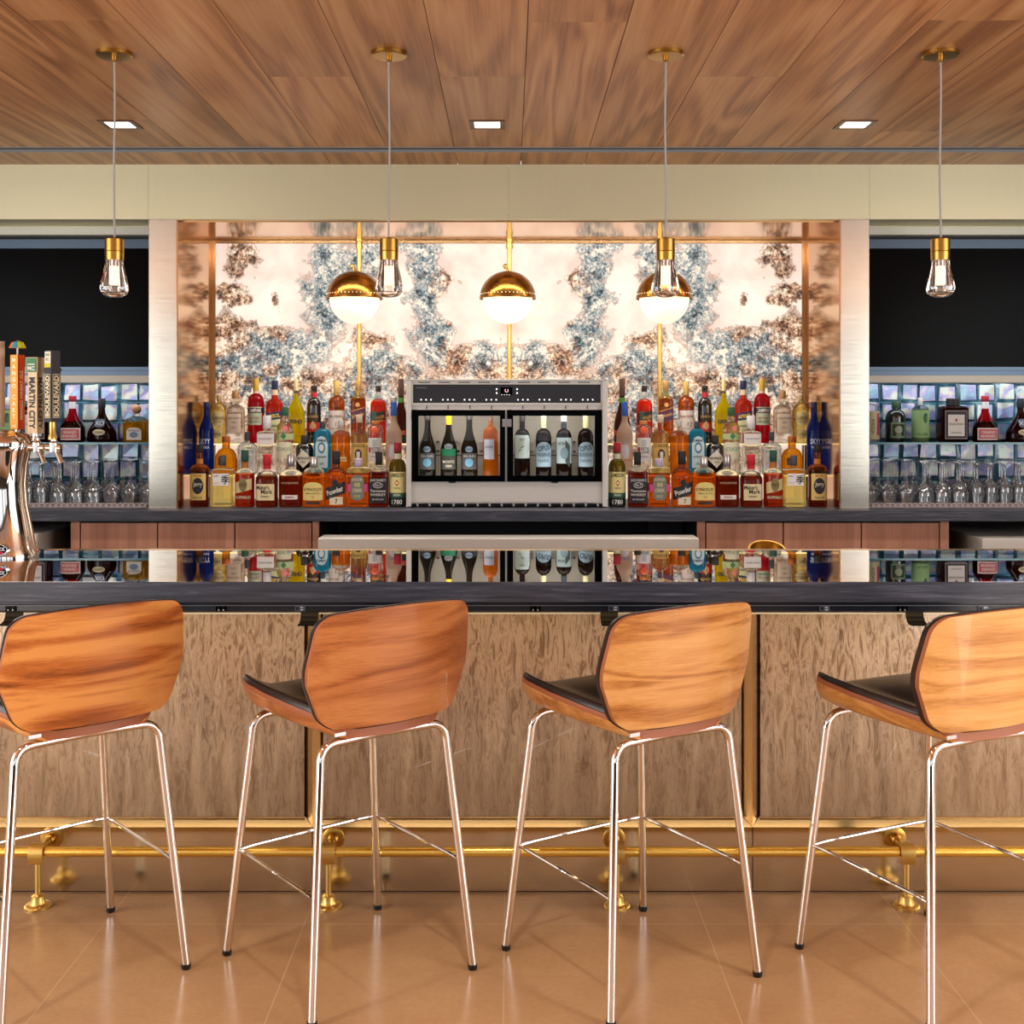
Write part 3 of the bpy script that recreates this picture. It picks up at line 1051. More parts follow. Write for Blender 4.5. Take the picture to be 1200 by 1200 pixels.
# ------------------------------------------------------------------ bar stools
def prof_interp(tab, s):
    if s <= tab[0][0]:
        return tab[0][1]
    for (a, va), (b, vb) in zip(tab, tab[1:]):
        if s <= b:
            t = (s - a) / (b - a)
            t = t * t * (3 - 2 * t) if False else t
            return va + (vb - va) * t
    return tab[-1][1]


def rounded(tab, s, lo, hi, rad):
    """half width with rounded ends of radius rad (in s units == metres)"""
    w = prof_interp(tab, s)
    d = min(s - lo, hi - s)
    if d < rad:
        w -= rad - math.sqrt(max(0.0, rad * rad - (rad - d) ** 2))
    return w


def skin_between(bm, rows_a, rows_b, mi=0, mi_edge=None):
    """two equal grids of points joined into one closed slab"""
    A = [[bm.verts.new(p) for p in r] for r in rows_a]
    B = [[bm.verts.new(p) for p in r] for r in rows_b]
    n, m = len(A), len(A[0])
    e = mi if mi_edge is None else mi_edge

    def q(*vs, k=mi):
        try:
            bm.faces.new(vs).material_index = k
        except ValueError:
            pass
    for i in range(n - 1):
        for j in range(m - 1):
            q(A[i][j], A[i][j + 1], A[i + 1][j + 1], A[i + 1][j])
            q(B[i][j], B[i + 1][j], B[i + 1][j + 1], B[i][j + 1])
    for j in range(m - 1):
        q(A[0][j], B[0][j], B[0][j + 1], A[0][j + 1], k=e)
        q(A[n - 1][j], A[n - 1][j + 1], B[n - 1][j + 1], B[n - 1][j], k=e)
    for i in range(n - 1):
        q(A[i][0], A[i + 1][0], B[i + 1][0], B[i][0], k=e)
        q(A[i][m - 1], B[i][m - 1], B[i + 1][m - 1], A[i + 1][m - 1], k=e)


BW = [(0.632, 0.176), (0.66, 0.190), (0.735, 0.218), (0.765, 0.219), (0.86, 0.208), (0.905, 0.196)]


def back_grid(off, grow, z0=0.627, z1=0.900, nz=26, nu=25):
    rows = []
    for i in range(nz + 1):
        s = 0.5 - 0.5 * math.cos(math.pi * i / nz)
        z = z0 - grow + (z1 - z0 + 2 * grow) * s
        w = rounded(BW, z, z0 - grow, z1 + grow, 0.030) + grow
        row = []
        for j in range(nu + 1):
            u = w * math.sin(math.pi / 2 * (2 * j / nu - 1))
            zz = z + (-0.030 * (u / 0.21) ** 2 + 0.006) * max(0, (z - 0.78) / 0.12) * 0.55
            v = -(0.205 + 0.16 * (z - 0.64)) + 1.12 * u * u + off
            row.append((u + 0.015, v, zz))
        rows.append(row)
    return rows


SW = [(-0.215, 0.150), (-0.14, 0.165), (-0.05, 0.186), (0.05, 0.205), (0.14, 0.212), (0.215, 0.196)]


def seat_z(u, v, lift, ex=2.0):
    t = min(1.0, max(0.0, (v + 0.215) / 0.43))
    c = 0.609 + 0.018 * t
    w = prof_interp(SW, v)
    r = min(1.0, abs(u) / w)
    side = (0.026 + 0.032 * t) * max(0.0, (r - 0.55) / 0.45) ** ex
    back = 0.006 * max(0.0, (-v - 0.15) / 0.065) ** 2
    return c + side + back + lift


def seat_grid(f, grow, nz=26, nu=24, z0=-0.195):
    rows = []
    z0, z1 = z0 - grow, 0.205 + grow
    for i in range(nz + 1):
        s = 0.5 - 0.5 * math.cos(math.pi * i / nz)
        v = z0 + (z1 - z0) * s
        w = rounded(SW, v, z0, z1, 0.035) + grow
        row = []
        for j in range(nu + 1):
            k = math.sin(math.pi / 2 * (2 * j / nu - 1))
            u = w * k
            row.append((u + 0.008, v + 1.0 * u * u * max(0.0, -v / 0.195), f(u, v, k, s)))
        rows.append(row)
    return rows


def stool_wood(i, dark, mid, light, rings, contrast, seed, tilt):
    return wood('stool_veneer_%d' % i, dark, mid, light, (0.22, 1, 3.2), 12.0, rings, 0.30, coat=0.35, seed=seed,
                contrast=contrast, rot=(0, tilt, 0))


stool_woods = [
    stool_wood(1, '#5a220a', '#bd6c32', '#e6a058', 3.0, 1.5, 3.1, 0.06),
    stool_wood(2, '#8a461f', '#be7744', '#d8975c', 4.0, 0.8, 7.7, 0.03),
    stool_wood(3, '#9a5a26', '#d59856', '#e8b676', 4.5, 0.85, 12.4, -0.05),
    stool_wood(4, '#a8682c', '#dba05a', '#ecba78', 4.5, 0.8, 21.9, 0.05)]
ply_edge = mat('plywood_edge', '#a0603e', 0.4)


def make_stool(idx, x, y, deg, label):
    t = thing('bar_stool', label, 'stool', (x, y, 0), math.radians(deg), 'walnut bar stools lined up at the bar')
    wm = stool_woods[idx]
    if idx == 0:
        # seat shell and cushion
        bm = bmesh.new()
        lo = seat_grid(lambda u, v, k, s: seat_z(u, v, -0.003 - 0.007 * min(1, (1 - k * k) * 8), 4.5), 0.0)
        hi = seat_grid(lambda u, v, k, s: seat_z(u, v, 0.010), -0.001)
        skin_between(bm, lo, hi, 0, 1)
        make_stool.seat = obj('seat_shell', bm, [wm, ply_edge], t, smooth=True, world=False).data

        def cush(u, v, k, s):
            puff = (1 - abs(k) ** 10) * (1 - abs(2 * s - 1) ** 10)
            return seat_z(u, v, 0.016) + 0.023 * puff ** 0.35 + 0.014 * (1 - k * k) * (1 - (2 * s - 1) ** 2)
        bm = bmesh.new()
        skin_between(bm, seat_grid(lambda u, v, k, s: seat_z(u, v, 0.0105), -0.001, z0=-0.165), seat_grid(cush, -0.003, z0=-0.165))
        make_stool.cush = obj('seat_cushion', bm, M['leather'], t, smooth=True, world=False, angle=60).data
        bm = bmesh.new()
        skin_between(bm, back_grid(0.0, 0.0), back_grid(0.012, 0.0), 0, 1)
        make_stool.back = obj('backrest', bm, [wm, ply_edge], t, smooth=True, world=False).data
        bm = bmesh.new()
        def bulge(rows):
            n, m = len(rows), len(rows[0])
            out = []
            for i, r in enumerate(rows):
                o = []
                for j, (u, v, z) in enumerate(r):
                    a, b = 2 * i / (n - 1) - 1, 2 * j / (m - 1) - 1
                    o.append((u, v + 0.014 * ((1 - a ** 8) * (1 - b ** 8)) ** 0.4, z))
                out.append(o)
            return out
        skin_between(bm, back_grid(0.0125, 0.002), bulge(back_grid(0.0155, 0.002)))
        make_stool.pad = obj('back_cushion', bm, M['leather'], t, smooth=True, world=False, angle=60).data
    else:
        def dup(me, name, m0=None):
            me2 = me.copy() if m0 else me
            if m0:
                me2.materials[0] = m0
            o = bpy.data.objects.new(name, me2)
            COL.objects.link(o)
            o.parent = t
        dup(make_stool.seat, 'seat_shell', wm)
        dup(make_stool.cush, 'seat_cushion')
        dup(make_stool.back, 'backrest', wm)
        dup(make_stool.pad, 'back_cushion')
    # metal tag where the shell meets the frame at the back corner
    bm = bmesh.new()
    add_box(bm, -0.150, -0.122, -0.199, -0.196, 0.618, 0.626)
    obj('metal_tag', bm, M['silver'], t, world=False)
    R1, R2 = 0.0100, 0.0048
    ft, tp, zt = 0.2175, 0.168, 0.595
    # the legs, each bending in at the top to run under the seat
    for sx in (-1, 1):
        for sy in (-1, 1):
            bm = bmesh.new()
            pts = bend([(sx * ft, sy * ft, 0.012), (sx * tp, sy * tp, zt), (0.0, sy * (tp - 0.012), zt + (0.001 if sy < 0 else 0.006))], 0.040, 8)
            add_tube(bm, pts, R1, 16)
            leg = obj('leg', bm, M['chrome'], t, smooth=True, world=False)
            bm = bmesh.new()
            add_lathe(bm, [(0.0, 0.0098), (0.004, 0.0112), (0.013, 0.0112)], 16, sx * ft, sy * ft)
            foot = obj('rubber_foot', bm, M['black'], t, smooth=True, world=False)
            foot.parent = leg
    zr = 0.262
    k = ft + (tp - ft) * zr / zt
    for a, b in (((-1, -1), (-1, 1)), ((-1, 1), (1, 1)), ((1, 1), (1, -1))):
        bm = bmesh.new()
        p, q = Vector((a[0] * k, a[1] * k, zr)), Vector((b[0] * k, b[1] * k, zr))
        mid = (p + q) / 2
        add_tube(bm, bend([p, p + (q - p) * 0.1 + Vector((0, 0, 0.003)), q - (q - p) * 0.1 + Vector((0, 0, 0.003)), q], 0.02, 4), R2, 10)
        obj('footrest_bar', bm, M['chrome'], t, smooth=True, world=False)
    bm = bmesh.new()
    for v in (-0.1, 0.1):
        add_box(bm, -0.03, 0.03, v - 0.03, v + 0.03, 0.598, 0.618)
    add_box(bm, -0.02, 0.02, -0.15, 0.15, 0.600, 0.606)
    obj('mounting_plate', bm, M['black'], t, world=False)
    return t


make_stool(0, -1.088, 2.866, 42, 'stool with boldly striped orange walnut back, cut off by the left edge')
make_stool(1, -0.394, 2.885, 38, 'stool with plain reddish-brown walnut back, second from the left')
make_stool(2, 0.291, 2.881, 32, 'stool with golden knotty walnut back beside the right bronze mullion')
make_stool(3, 1.0176, 2.859, 26, 'stool with pale golden back cut off by the right edge')

# ------------------------------------------------------------------ hanging pendants
def make_pendant(x, label):
    Y = 3.74
    t = thing('pendant_light', label, 'pendant lamp', (x, Y, CEIL), 0, 'glass bulb pendants over the bar')
    zs1, zs0 = PZ(280, Y) - CEIL, PZ(305, Y) - CEIL
    bm = bmesh.new()
    add_lathe(bm, [(-0.014, 0.020), (-0.013, 0.053), (-0.010, 0.057), (-0.0005, 0.057)], 40)
    add_lathe(bm, [(-0.030, 0.0055), (-0.026, 0.009), (-0.013, 0.009)], 16)
    obj('canopy', bm, M['brass_aged'], t, smooth=True, world=False)
    bm = bmesh.new()
    n = 14
    pts = []
    for i in range(n + 1):
        s = i / n
        pts.append((0.0016 * math.sin(s * 7 + x * 5), 0, -0.028 + (zs1 + 0.028) * s))
    add_tube(bm, pts, 0.0032, 10)
    obj('cord', bm, M['cord'], t, smooth=True, world=False)
    bm = bmesh.new()
    h = zs1 - zs0
    add_lathe(bm, [(zs0, 0.0285), (zs0 + h * 0.38, 0.0295), (zs0 + h * 0.40, 0.0285), (zs0 + h * 0.42, 0.0295),
                   (zs1 - 0.002, 0.0295), (zs1, 0.0275)], 36)
    add_lathe(bm, [(zs1, 0.006), (zs1 + 0.006, 0.005)], 12)
    obj('socket', bm, M['brass_aged'], t, smooth=True, world=False)
    # thick faceted glass bulb with the bright tube inside
    zb = PZ(348, Y) - CEIL
    zw = PZ(338, Y) - CEIL
    bm = bmesh.new()
    outer = [(zs0, 0.0275), (zs0 - 0.02, 0.0295), (zw + 0.03, 0.0395), (zw + 0.005, 0.0440), (zw - 0.002, 0.0440)]
    for k in range(1, 7):
        a = k / 6 * math.pi / 2
        outer.append((zw - 0.002 - (zw - zb) * math.sin(a), 0.0440 * math.cos(a) ** 0.8 if k < 6 else 0.001))
    inner = [(zb + 0.016, 0.001), (zb + 0.017, 0.022), (zb + 0.030, 0.0270), (zs0 - 0.02, 0.0215), (zs0, 0.0205)]
    prof = list(reversed(outer)) + []
    rings = add_lathe(bm, prof, 12, cap=False)
    r2 = add_lathe(bm, inner, 24, cap=False)
    bm.faces.new(list(reversed(rings[0])))
    bm.faces.new(r2[0])
    o = obj('glass_bulb', bm, M['bulb_glass'], t, smooth=True, world=False, angle=20)
    bm = bmesh.new()
    add_lathe(bm, [(PZ(334, Y) - CEIL, 0.0135), (PZ(333, Y) - CEIL, 0.0155), (PZ(313, Y) - CEIL, 0.0155), (PZ(312, Y) - CEIL, 0.0135)], 24)
    obj('light_tube', bm, M['bulb'], t, smooth=True, world=False)
    bm = bmesh.new()
    add_lathe(bm, [(PZ(312, Y) - CEIL, 0.0125), (zs0 + 0.002, 0.0125)], 20)
    obj('tube_holder', bm, M['silver'], t, smooth=True, world=False)
    return t


M['bulb_glass'] = thin_glass('bulb_glass', (0.97, 0.93, 0.90, 1), 1.5, 2.2, 0.02)
for px, lab in ((134, 'glass bulb pendant hanging in front of the black screen on the left'),
                (456, 'glass bulb pendant hanging beside the left dome sconce'),
                (780, 'glass bulb pendant hanging in front of the right dome sconce'),
                (1102, 'glass bulb pendant hanging in front of the black screen on the right')):
    make_pendant(PX(px, 3.74), lab)

# ------------------------------------------------------------------ recessed downlights
for px, lab in ((141, 'square recessed downlight behind the leftmost pendant cord'),
                (571, 'square recessed downlight in the middle of the wooden ceiling'),
                (1002, 'square recessed downlight in the ceiling toward the right')):
    Y = 4.68
    x = PX(px, Y)
    t = thing('downlight', lab, 'ceiling light', (x, Y, CEIL), 0, 'square ceiling downlights')
    bm = bmesh.new()
    s, q = 0.070, 0.050
    for (a, b, c, d) in ((-s, s, -s, -q), (-s, s, q, s), (-s, -q, -q, q), (q, s, -q, q)):
        add_box(bm, a, b, c, d, -0.0035, 0.0)
    obj('frame', bm, mat('downlight_bronze', '#5a3a26', 0.4, 0.5), t, world=False)
    bm = bmesh.new()
    add_box(bm, -q, q, -q, q, -0.0015, 0.0)
    obj('lens', bm, M['lamp'], t, world=False)

for px in (-300, 141, 571, 1002, 1430):
    for Y in (4.68, 1.9):
        d = bpy.data.lights.new('downlight_beam', 'SPOT')
        d.energy, d.spot_size, d.spot_blend, d.shadow_soft_size, d.color = (58 if Y > 3 else 62), math.radians(95), 0.7, 0.06, (1, 0.93, 0.84)
        o = bpy.data.objects.new('downlight_beam', d)
        COL.objects.link(o)
        o.location = (PX(px, 4.68), Y, CEIL - 0.01)

# ------------------------------------------------------------------ dome sconces in the niche
M['dome'] = brushed('dome_brass', '#96692c', 0.25, 'X', 0.08, 0.05)
for px, gx, lab in ((421, 415.5, 'brass dome sconce with opal globe on the left pole of the niche'),
                    (597, 595, 'brass dome sconce with opal globe over the wine dispenser'),
                    (773, 778.5, 'brass dome sconce with opal globe behind a hanging pendant')):
    Yp, Yg = 6.055, 5.90
    xp = PX(px, Yp)
    xg = PX(gx, Yg)
    zg = PZ(349.5, Yg)
    t = thing('dome_sconce', lab, 'lamp', (xp, Yp, 2.223), 0, 'dome sconces on brass poles in the niche')
    bm = bmesh.new()
    add_tube(bm, [(xp, Yp, 1.19), (xp, Yp, 2.222)], 0.0115, 16)
    obj('pole', bm, M['brass_satin'], t, smooth=True)
    bm = bmesh.new()
    add_lathe(bm, [(2.175, 0.0135), (2.177, 0.019), (2.195, 0.019), (2.197, 0.0135), (2.21, 0.0135), (2.212, 0.021), (2.2225, 0.021)], 20, xp, Yp)
    obj('top_collar', bm, M['brass_satin'], t, smooth=True)
    bm = bmesh.new()
    zk = zg + 0.155
    add_tube(bm, [(xp, Yp, zk - 0.012), (xg - 0.01, Yg + 0.02, zk + 0.004)], 0.008, 12)
    bmesh.ops.create_uvsphere(bm, u_segments=16, v_segments=10, radius=0.0125, matrix=Matrix.Translation((xg - 0.012, Yg + 0.01, zk + 0.006)))
    add_tube(bm, [(xg - 0.006, Yg + 0.006, zk), (xg, Yg, zg + 0.135)], 0.006, 10)
    obj('arm', bm, M['brass_satin'], t, smooth=True)
    bm = bmesh.new()
    prof = []
    for k in range(0, 15):
        a = k / 14 * math.pi / 2
        prof.append((zg + 0.136 * math.sin(a), 0.1405 * math.cos(a) + 0.0006))
    inn = [(z - 0.001, max(0.0004, r - 0.003)) for z, r in reversed(prof)]
    prof = [(zg - 0.004, 0.1385), (zg - 0.004, 0.142), (zg, 0.1425)] + prof[0:]
    rings = add_lathe(bm, prof, 56, xg, Yg, cap=False)
    r2 = add_lathe(bm, inn, 56, xg, Yg, cap=False)
    for i in range(56):
        bm.faces.new((rings[0][i], r2[-1][i], r2[-1][(i + 1) % 56], rings[0][(i + 1) % 56]))
    d = obj('dome_shade', bm, M['dome'], t, smooth=True)
    bm = bmesh.new()
    for k in range(46):
        a = 2 * math.pi * k / 46
        bmesh.ops.create_icosphere(bm, subdivisions=1, radius=0.0022, matrix=Matrix.Translation(
            (xg + 0.1400 * math.cos(a), Yg + 0.1400 * math.sin(a), zg + 0.018)))
    h = obj('pierced_holes', bm, M['opal'], None)
    h.data.transform(Matrix.Translation(-root_loc(t)))
    h.parent = d
    h['label'] = 'row of small lit holes'
    bm = bmesh.new()
    prof = [(zg - 0.128, 0.0008)] + [(zg - 0.128 * math.cos(k / 14 * math.pi / 2), 0.124 * math.sin(k / 14 * math.pi / 2)) for k in range(1, 15)]
    add_lathe(bm, prof + [(zg + 0.004, 0.124)], 48, xg, Yg)
    obj('opal_globe', bm, M['opal'], t, smooth=True)
    area('sconce_glow', (xg, Yg, zg - 0.14), (0, 0, 0), 0.12, 0.12, 1.6, (1, 0.85, 0.62))

# ------------------------------------------------------------------ wine dispenser
YD = 5.55
t = thing('wine_dispenser', 'stainless wine dispenser with two black-framed glass doors between the liquor bottles', 'wine dispenser',
          (PX(594, YD), 5.78, CT))


def bxp(bm, px0, px1, py0, py1, y0, y1, mi=0, Y=YD):
    add_box(bm, PX(px0, Y), PX(px1, Y), y0, y1, PZ(py1, Y), PZ(py0, Y), mi)


bm = bmesh.new()
bxp(bm, 476.5, 482, 445, 593.3, 5.53, 6.0)
bxp(bm, 706, 711.8, 445, 593.3, 5.53, 6.0)
bxp(bm, 476.5, 711.8, 444.6, 446, 5.53, 6.0)
bxp(bm, 482, 706, 564.9, 588.8, 5.552, 6.0)
bxp(bm, 482, 706, 446, 450.6, 5.552, 6.0)
bxp(bm, 482, 706, 472.2, 474.8, 5.545, 6.0)
bxp(bm, 482, 706, 474.8, 480.0, 5.556, 6.0)
bxp(bm, 482, 484, 450, 473, 5.548, 5.56)
bxp(bm, 704, 706, 450, 473, 5.548, 5.56)
obj('cabinet', bm, M['steel_lit'], t, bevel=0.0008)
bm = bmesh.new()
for k in range(9):
    a = 490 + k * 23.4
    bxp(bm, a, a + 14, 447.6, 448.6, 5.550, 5.5525)
for px in (500, 525, 550.7, 576, 612.6, 638, 663, 688.4):
    bxp(bm, px - 0.5, px + 0.5, 475.2, 479.4, 5.5535, 5.5565)
bxp(bm, 482, 706, 589.0, 593.3, 5.58, 5.9)
obj('vent_slots', bm, M['black'], t)
bm = bmesh.new()
bxp(bm, 482, 706, 589.0, 590.0, 5.55, 5.58)
for k in range(16):
    a = 488 + k * 14.1
    bxp(bm, a, a + 2.4, 589, 593.3, 5.552, 5.575)
obj('base_grille', bm, M['steel'], t)
cp = bmesh.new()
bxp(cp, 484, 704, 450.6, 472.2, 5.552, 5.60)
panel = obj('control_panel', cp, mat('panel_black', '#2a2c33', 0.35), t)
led = mat('led_white', '#ffffff', 0.4, emit='#ffffff', es=1.4)
dots = [(g + dx, 468.4, 0.0034) for g in (499.3, 524.8, 550.2, 575.7, 612.7, 638, 663.3, 688.8) for dx in (-5.8, 0, 5.8)]
dots += [(px, py, 0.0038) for px in (582, 606) for py in (456, 460.6)]
dots += [(px, 462.6, 0.0018) for px in (588, 591, 594, 597)]
for px, py, r in dots:
    bm = bmesh.new()
    yy = 5.5485 if r < 0.002 else 5.5505
    add_lathe(bm, [(0, r), (0.002, r)], 10, axis='Y', origin=(PX(px, YD), yy, PZ(py, YD)))
    o = obj('indicator_light', bm, led, None)
    o.data.transform(Matrix.Translation(-root_loc(t)))
    o.parent = panel
bm = bmesh.new()
bxp(bm, 586.5, 600.5, 453.8, 463.5, 5.550, 5.553, 0)
for k in range(20):
    a = math.radians(120 + 300 * k / 20)
    b = math.radians(120 + 300 * (k + 1) / 20)
    c = (PX(593.7, YD), PZ(457.6, YD))
    v = [bm.verts.new((c[0] + r * math.cos(q), 5.5494, c[1] + r * math.sin(q))) for q, r in ((a, 0.0085), (b, 0.0085), (b, 0.0065), (a, 0.0065))]
    bm.faces.new(v).material_index = 1
o = obj('display', bm, [M['black_gloss'], mat('display_ring', '#ffffff', 0.4, emit='#ff9fb8', es=1.2)], None)
o.data.transform(Matrix.Translation(-root_loc(t)))
o.parent = panel
bm = bmesh.new()
add_text(bm, 'WINEPRO', 0.008, flat_place(5.5508, PX(493.5, YD), PZ(454.2, YD)), fit=0.058)
o = obj('lettering', bm, M['grey'], None)
o.data.transform(Matrix.Translation(-root_loc(t)))
o.parent = panel
# lit interior
bm = bmesh.new()
bxp(bm, 484, 704, 481, 564.5, 5.84, 5.86)
bxp(bm, 484, 704, 481, 482, 5.60, 5.84)
bxp(bm, 482.2, 484.5, 481, 564.5, 5.60, 5.84)
bxp(bm, 703.5, 705.8, 481, 564.5, 5.60, 5.84)
bxp(bm, 593, 595, 481, 564.5, 5.60, 5.84)
obj('interior', bm, mat('dispenser_interior', '#d8cfc0', 0.5), t)
bm = bmesh.new()
bxp(bm, 484, 704, 562.0, 564.8, 5.60, 5.84)
obj('bottle_platform', bm, M['steel_lit'], t)
bm = bmesh.new()
bxp(bm, 486, 593, 535.8, 536.6, 5.836, 5.8395)
bxp(bm, 595, 702, 535.8, 536.6, 5.836, 5.8395)
for px in (538, 648):
    bxp(bm, px - 0.4, px + 0.4, 536.6, 560, 5.836, 5.8395)
obj('panel_seam', bm, M['black'], t)
bm = bmesh.new()
for px in (512.5, 536.5, 564, 623.2, 649, 674):
    for py in (518, 529):
        add_lathe(bm, [(0, 0.0065), (0.012, 0.0065), (0.02, 0.005)], 14, axis='Y', origin=(PX(px, 5.75) , 5.815, PZ(py, 5.8)))
        add_box(bm, PX(px, 5.75) - 0.012, PX(px, 5.75) + 0.003, 5.812, 5.82, PZ(py, 5.8) - 0.003, PZ(py, 5.8) + 0.003)
obj('bottle_clip', bm, M['chrome'], t, smooth=True)
for (a, b, wa, wb, lab) in ((482.8, 592.6, 490.4, 586, 'left glass door'), (593.2, 705.2, 601.3, 696.9, 'right glass door')):
    bm = bmesh.new()
    bxp(bm, a, b, 480.3, 487.3, 5.535, 5.56)
    bxp(bm, a, b, 557.2, 564.2, 5.535, 5.56)
    bxp(bm, a, wa, 487.3, 557.2, 5.535, 5.56)
    bxp(bm, wb, b, 487.3, 557.2, 5.535, 5.56)
    d = obj('door', bm, M['black_gloss'], t, bevel=0.0008)
    bm = bmesh.new()
    bxp(bm, wa, wb, 487.3, 557.2, 5.546, 5.55)
    g = obj('glass_pane', bm, M['pane'], None)
    g.data.transform(Matrix.Translation(-root_loc(t)))
    g.parent = d
    bm = bmesh.new()
    if a < 500:
        bxp(bm, 588.6, 593.6, 491, 500, 5.528, 5.536)
    else:
        bxp(bm, 594.0, 599.4, 491, 500, 5.528, 5.536)
    bxp(bm, (592.0 if a < 500 else 593.3), (592.6 if a < 500 else 594.2), 481, 564, 5.530, 5.536)
    g = obj('handle', bm, M['grey'], None)
    g.data.transform(Matrix.Translation(-root_loc(t)))
    g.parent = d
bm = bmesh.new()
for px in (530, 650):
    bxp(bm, px - 4, px + 4, 564.3, 565.6, 5.53, 5.552)
obj('door_latch', bm, M['black'], t)
bm = bmesh.new()
bm2 = None
for px in (498, 690):
    add_tube(bm, [(PX(px, 5.9), 5.8, PZ(445, 5.55)), (PX(px + 6, 5.9), 5.84, PZ(440, 5.6))], 0.006, 8)
obj('hose_fitting', bm, M['grey'], t, smooth=True)
for px in (538, 649):
    area('dispenser_led', (PX(px, 5.66), 5.64, PZ(483, YD) - 0.006), (math.radians(28), 0, 0), 0.36, 0.05, 0.45, (1, 0.95, 0.88))
    area('dispenser_led', (PX(px, 5.66), 5.60, PZ(560, YD)), (math.radians(140), 0, 0), 0.36, 0.03, 0.2, (1, 0.95, 0.88))

# ------------------------------------------------------------------ bottles
def liquid_mat(name, col, body=0.30, rough=0.02, trans=1.0, ior=1.36, translucent=True):
    """coloured drink in clear glass: mostly refracting, with some light scattered inside the drink"""
    m = bpy.data.materials.new('liquid_' + name)
    m.use_nodes = True
    nt = m.node_tree
    b = bsdf(m)
    c = lin(col)
    b.inputs['Base Color'].default_value = c
    b.inputs['Roughness'].default_value = rough
    b.inputs['IOR'].default_value = ior
    b.inputs['Transmission Weight'].default_value = trans
    out = nt.nodes['Material Output']
    tr = NN(nt, 'ShaderNodeBsdfTransparent', {'Color': c})
    tl = NN(nt, 'ShaderNodeBsdfTranslucent', {'Color': c})
    df = NN(nt, 'ShaderNodeBsdfDiffuse', {'Color': c})
    a = NN(nt, 'ShaderNodeMixShader', {0: 0.5, 1: tl.outputs[0], 2: df.outputs[0]})
    x = NN(nt, 'ShaderNodeMixShader', {0: body, 1: b.outputs[0], 2: a.outputs[0]})
    y = NN(nt, 'ShaderNodeMixShader', {0: 0.25 * trans, 1: x.outputs[0], 2: tr.outputs[0]})
    nt.links.new(y.outputs[0], out.inputs[0])
    return m


LQ = {
    'amber': liquid_mat('amber', '#cc6414', 0.18), 'redamber': liquid_mat('red_amber', '#a8320c', 0.2),
    'darkamber': liquid_mat('dark_amber', '#70200a', 0.15), 'gold': liquid_mat('gold', '#f0a81a', 0.35),
    'yellow': liquid_mat('yellow', '#f4dc12', 0.5), 'straw': liquid_mat('straw', '#ead98a', 0.2),
    'clear': liquid_mat('clear', '#f4f4ee', 0.06), 'red': liquid_mat('red', '#d8142a', 0.42),
    'orange': liquid_mat('orange_red', '#f23c1a', 0.45), 'blue': liquid_mat('blue', '#1840b8', 0.40),
    'cyan': liquid_mat('cyan', '#36b4dc', 0.45), 'frost': liquid_mat('frosted', '#efd9c8', 0.6, 0.4),
    'olive': liquid_mat('olive', '#8d7a1c', 0.35), 'brown': liquid_mat('brown', '#5c2418', 0.4),
    'wine': liquid_mat('dark_wine', '#24120c', 0.6, trans=0.5), 'rose': liquid_mat('rose', '#f08c14', 0.55),
    'burg': liquid_mat('burgundy_glass', '#2e261c', 0.55, trans=0.5), 'darkglass': mat('dark_bottle_glass', '#14110f', 0.06, coat=0.6),
    'greenblack': mat('green_black_glass', '#16211b', 0.08, coat=0.6), 'cognac': liquid_mat('cognac', '#48120a', 0.3),
    'palegreen': liquid_mat('pale_green', '#a8c890', 0.6), 'crystal': liquid_mat('crystal', '#dfe6ea', 0.12, 0.02, 1.0, 1.5),
    'lightorange': liquid_mat('light_orange', '#f69a16', 0.42),
}
LQ['glass'] = liquid_mat('empty_glass', '#f2f0ea', 0.04, 0.01, 1.0, 1.12)

_paint = {}


def paint(c, metal=False):
    k = (c, metal)
    if k not in _paint:
        _paint[k] = mat('label_' + c.lstrip('#') + ('_foil' if metal else ''), c, 0.3 if metal else 0.5, 0.85 if metal else 0.0)
    return _paint[k]


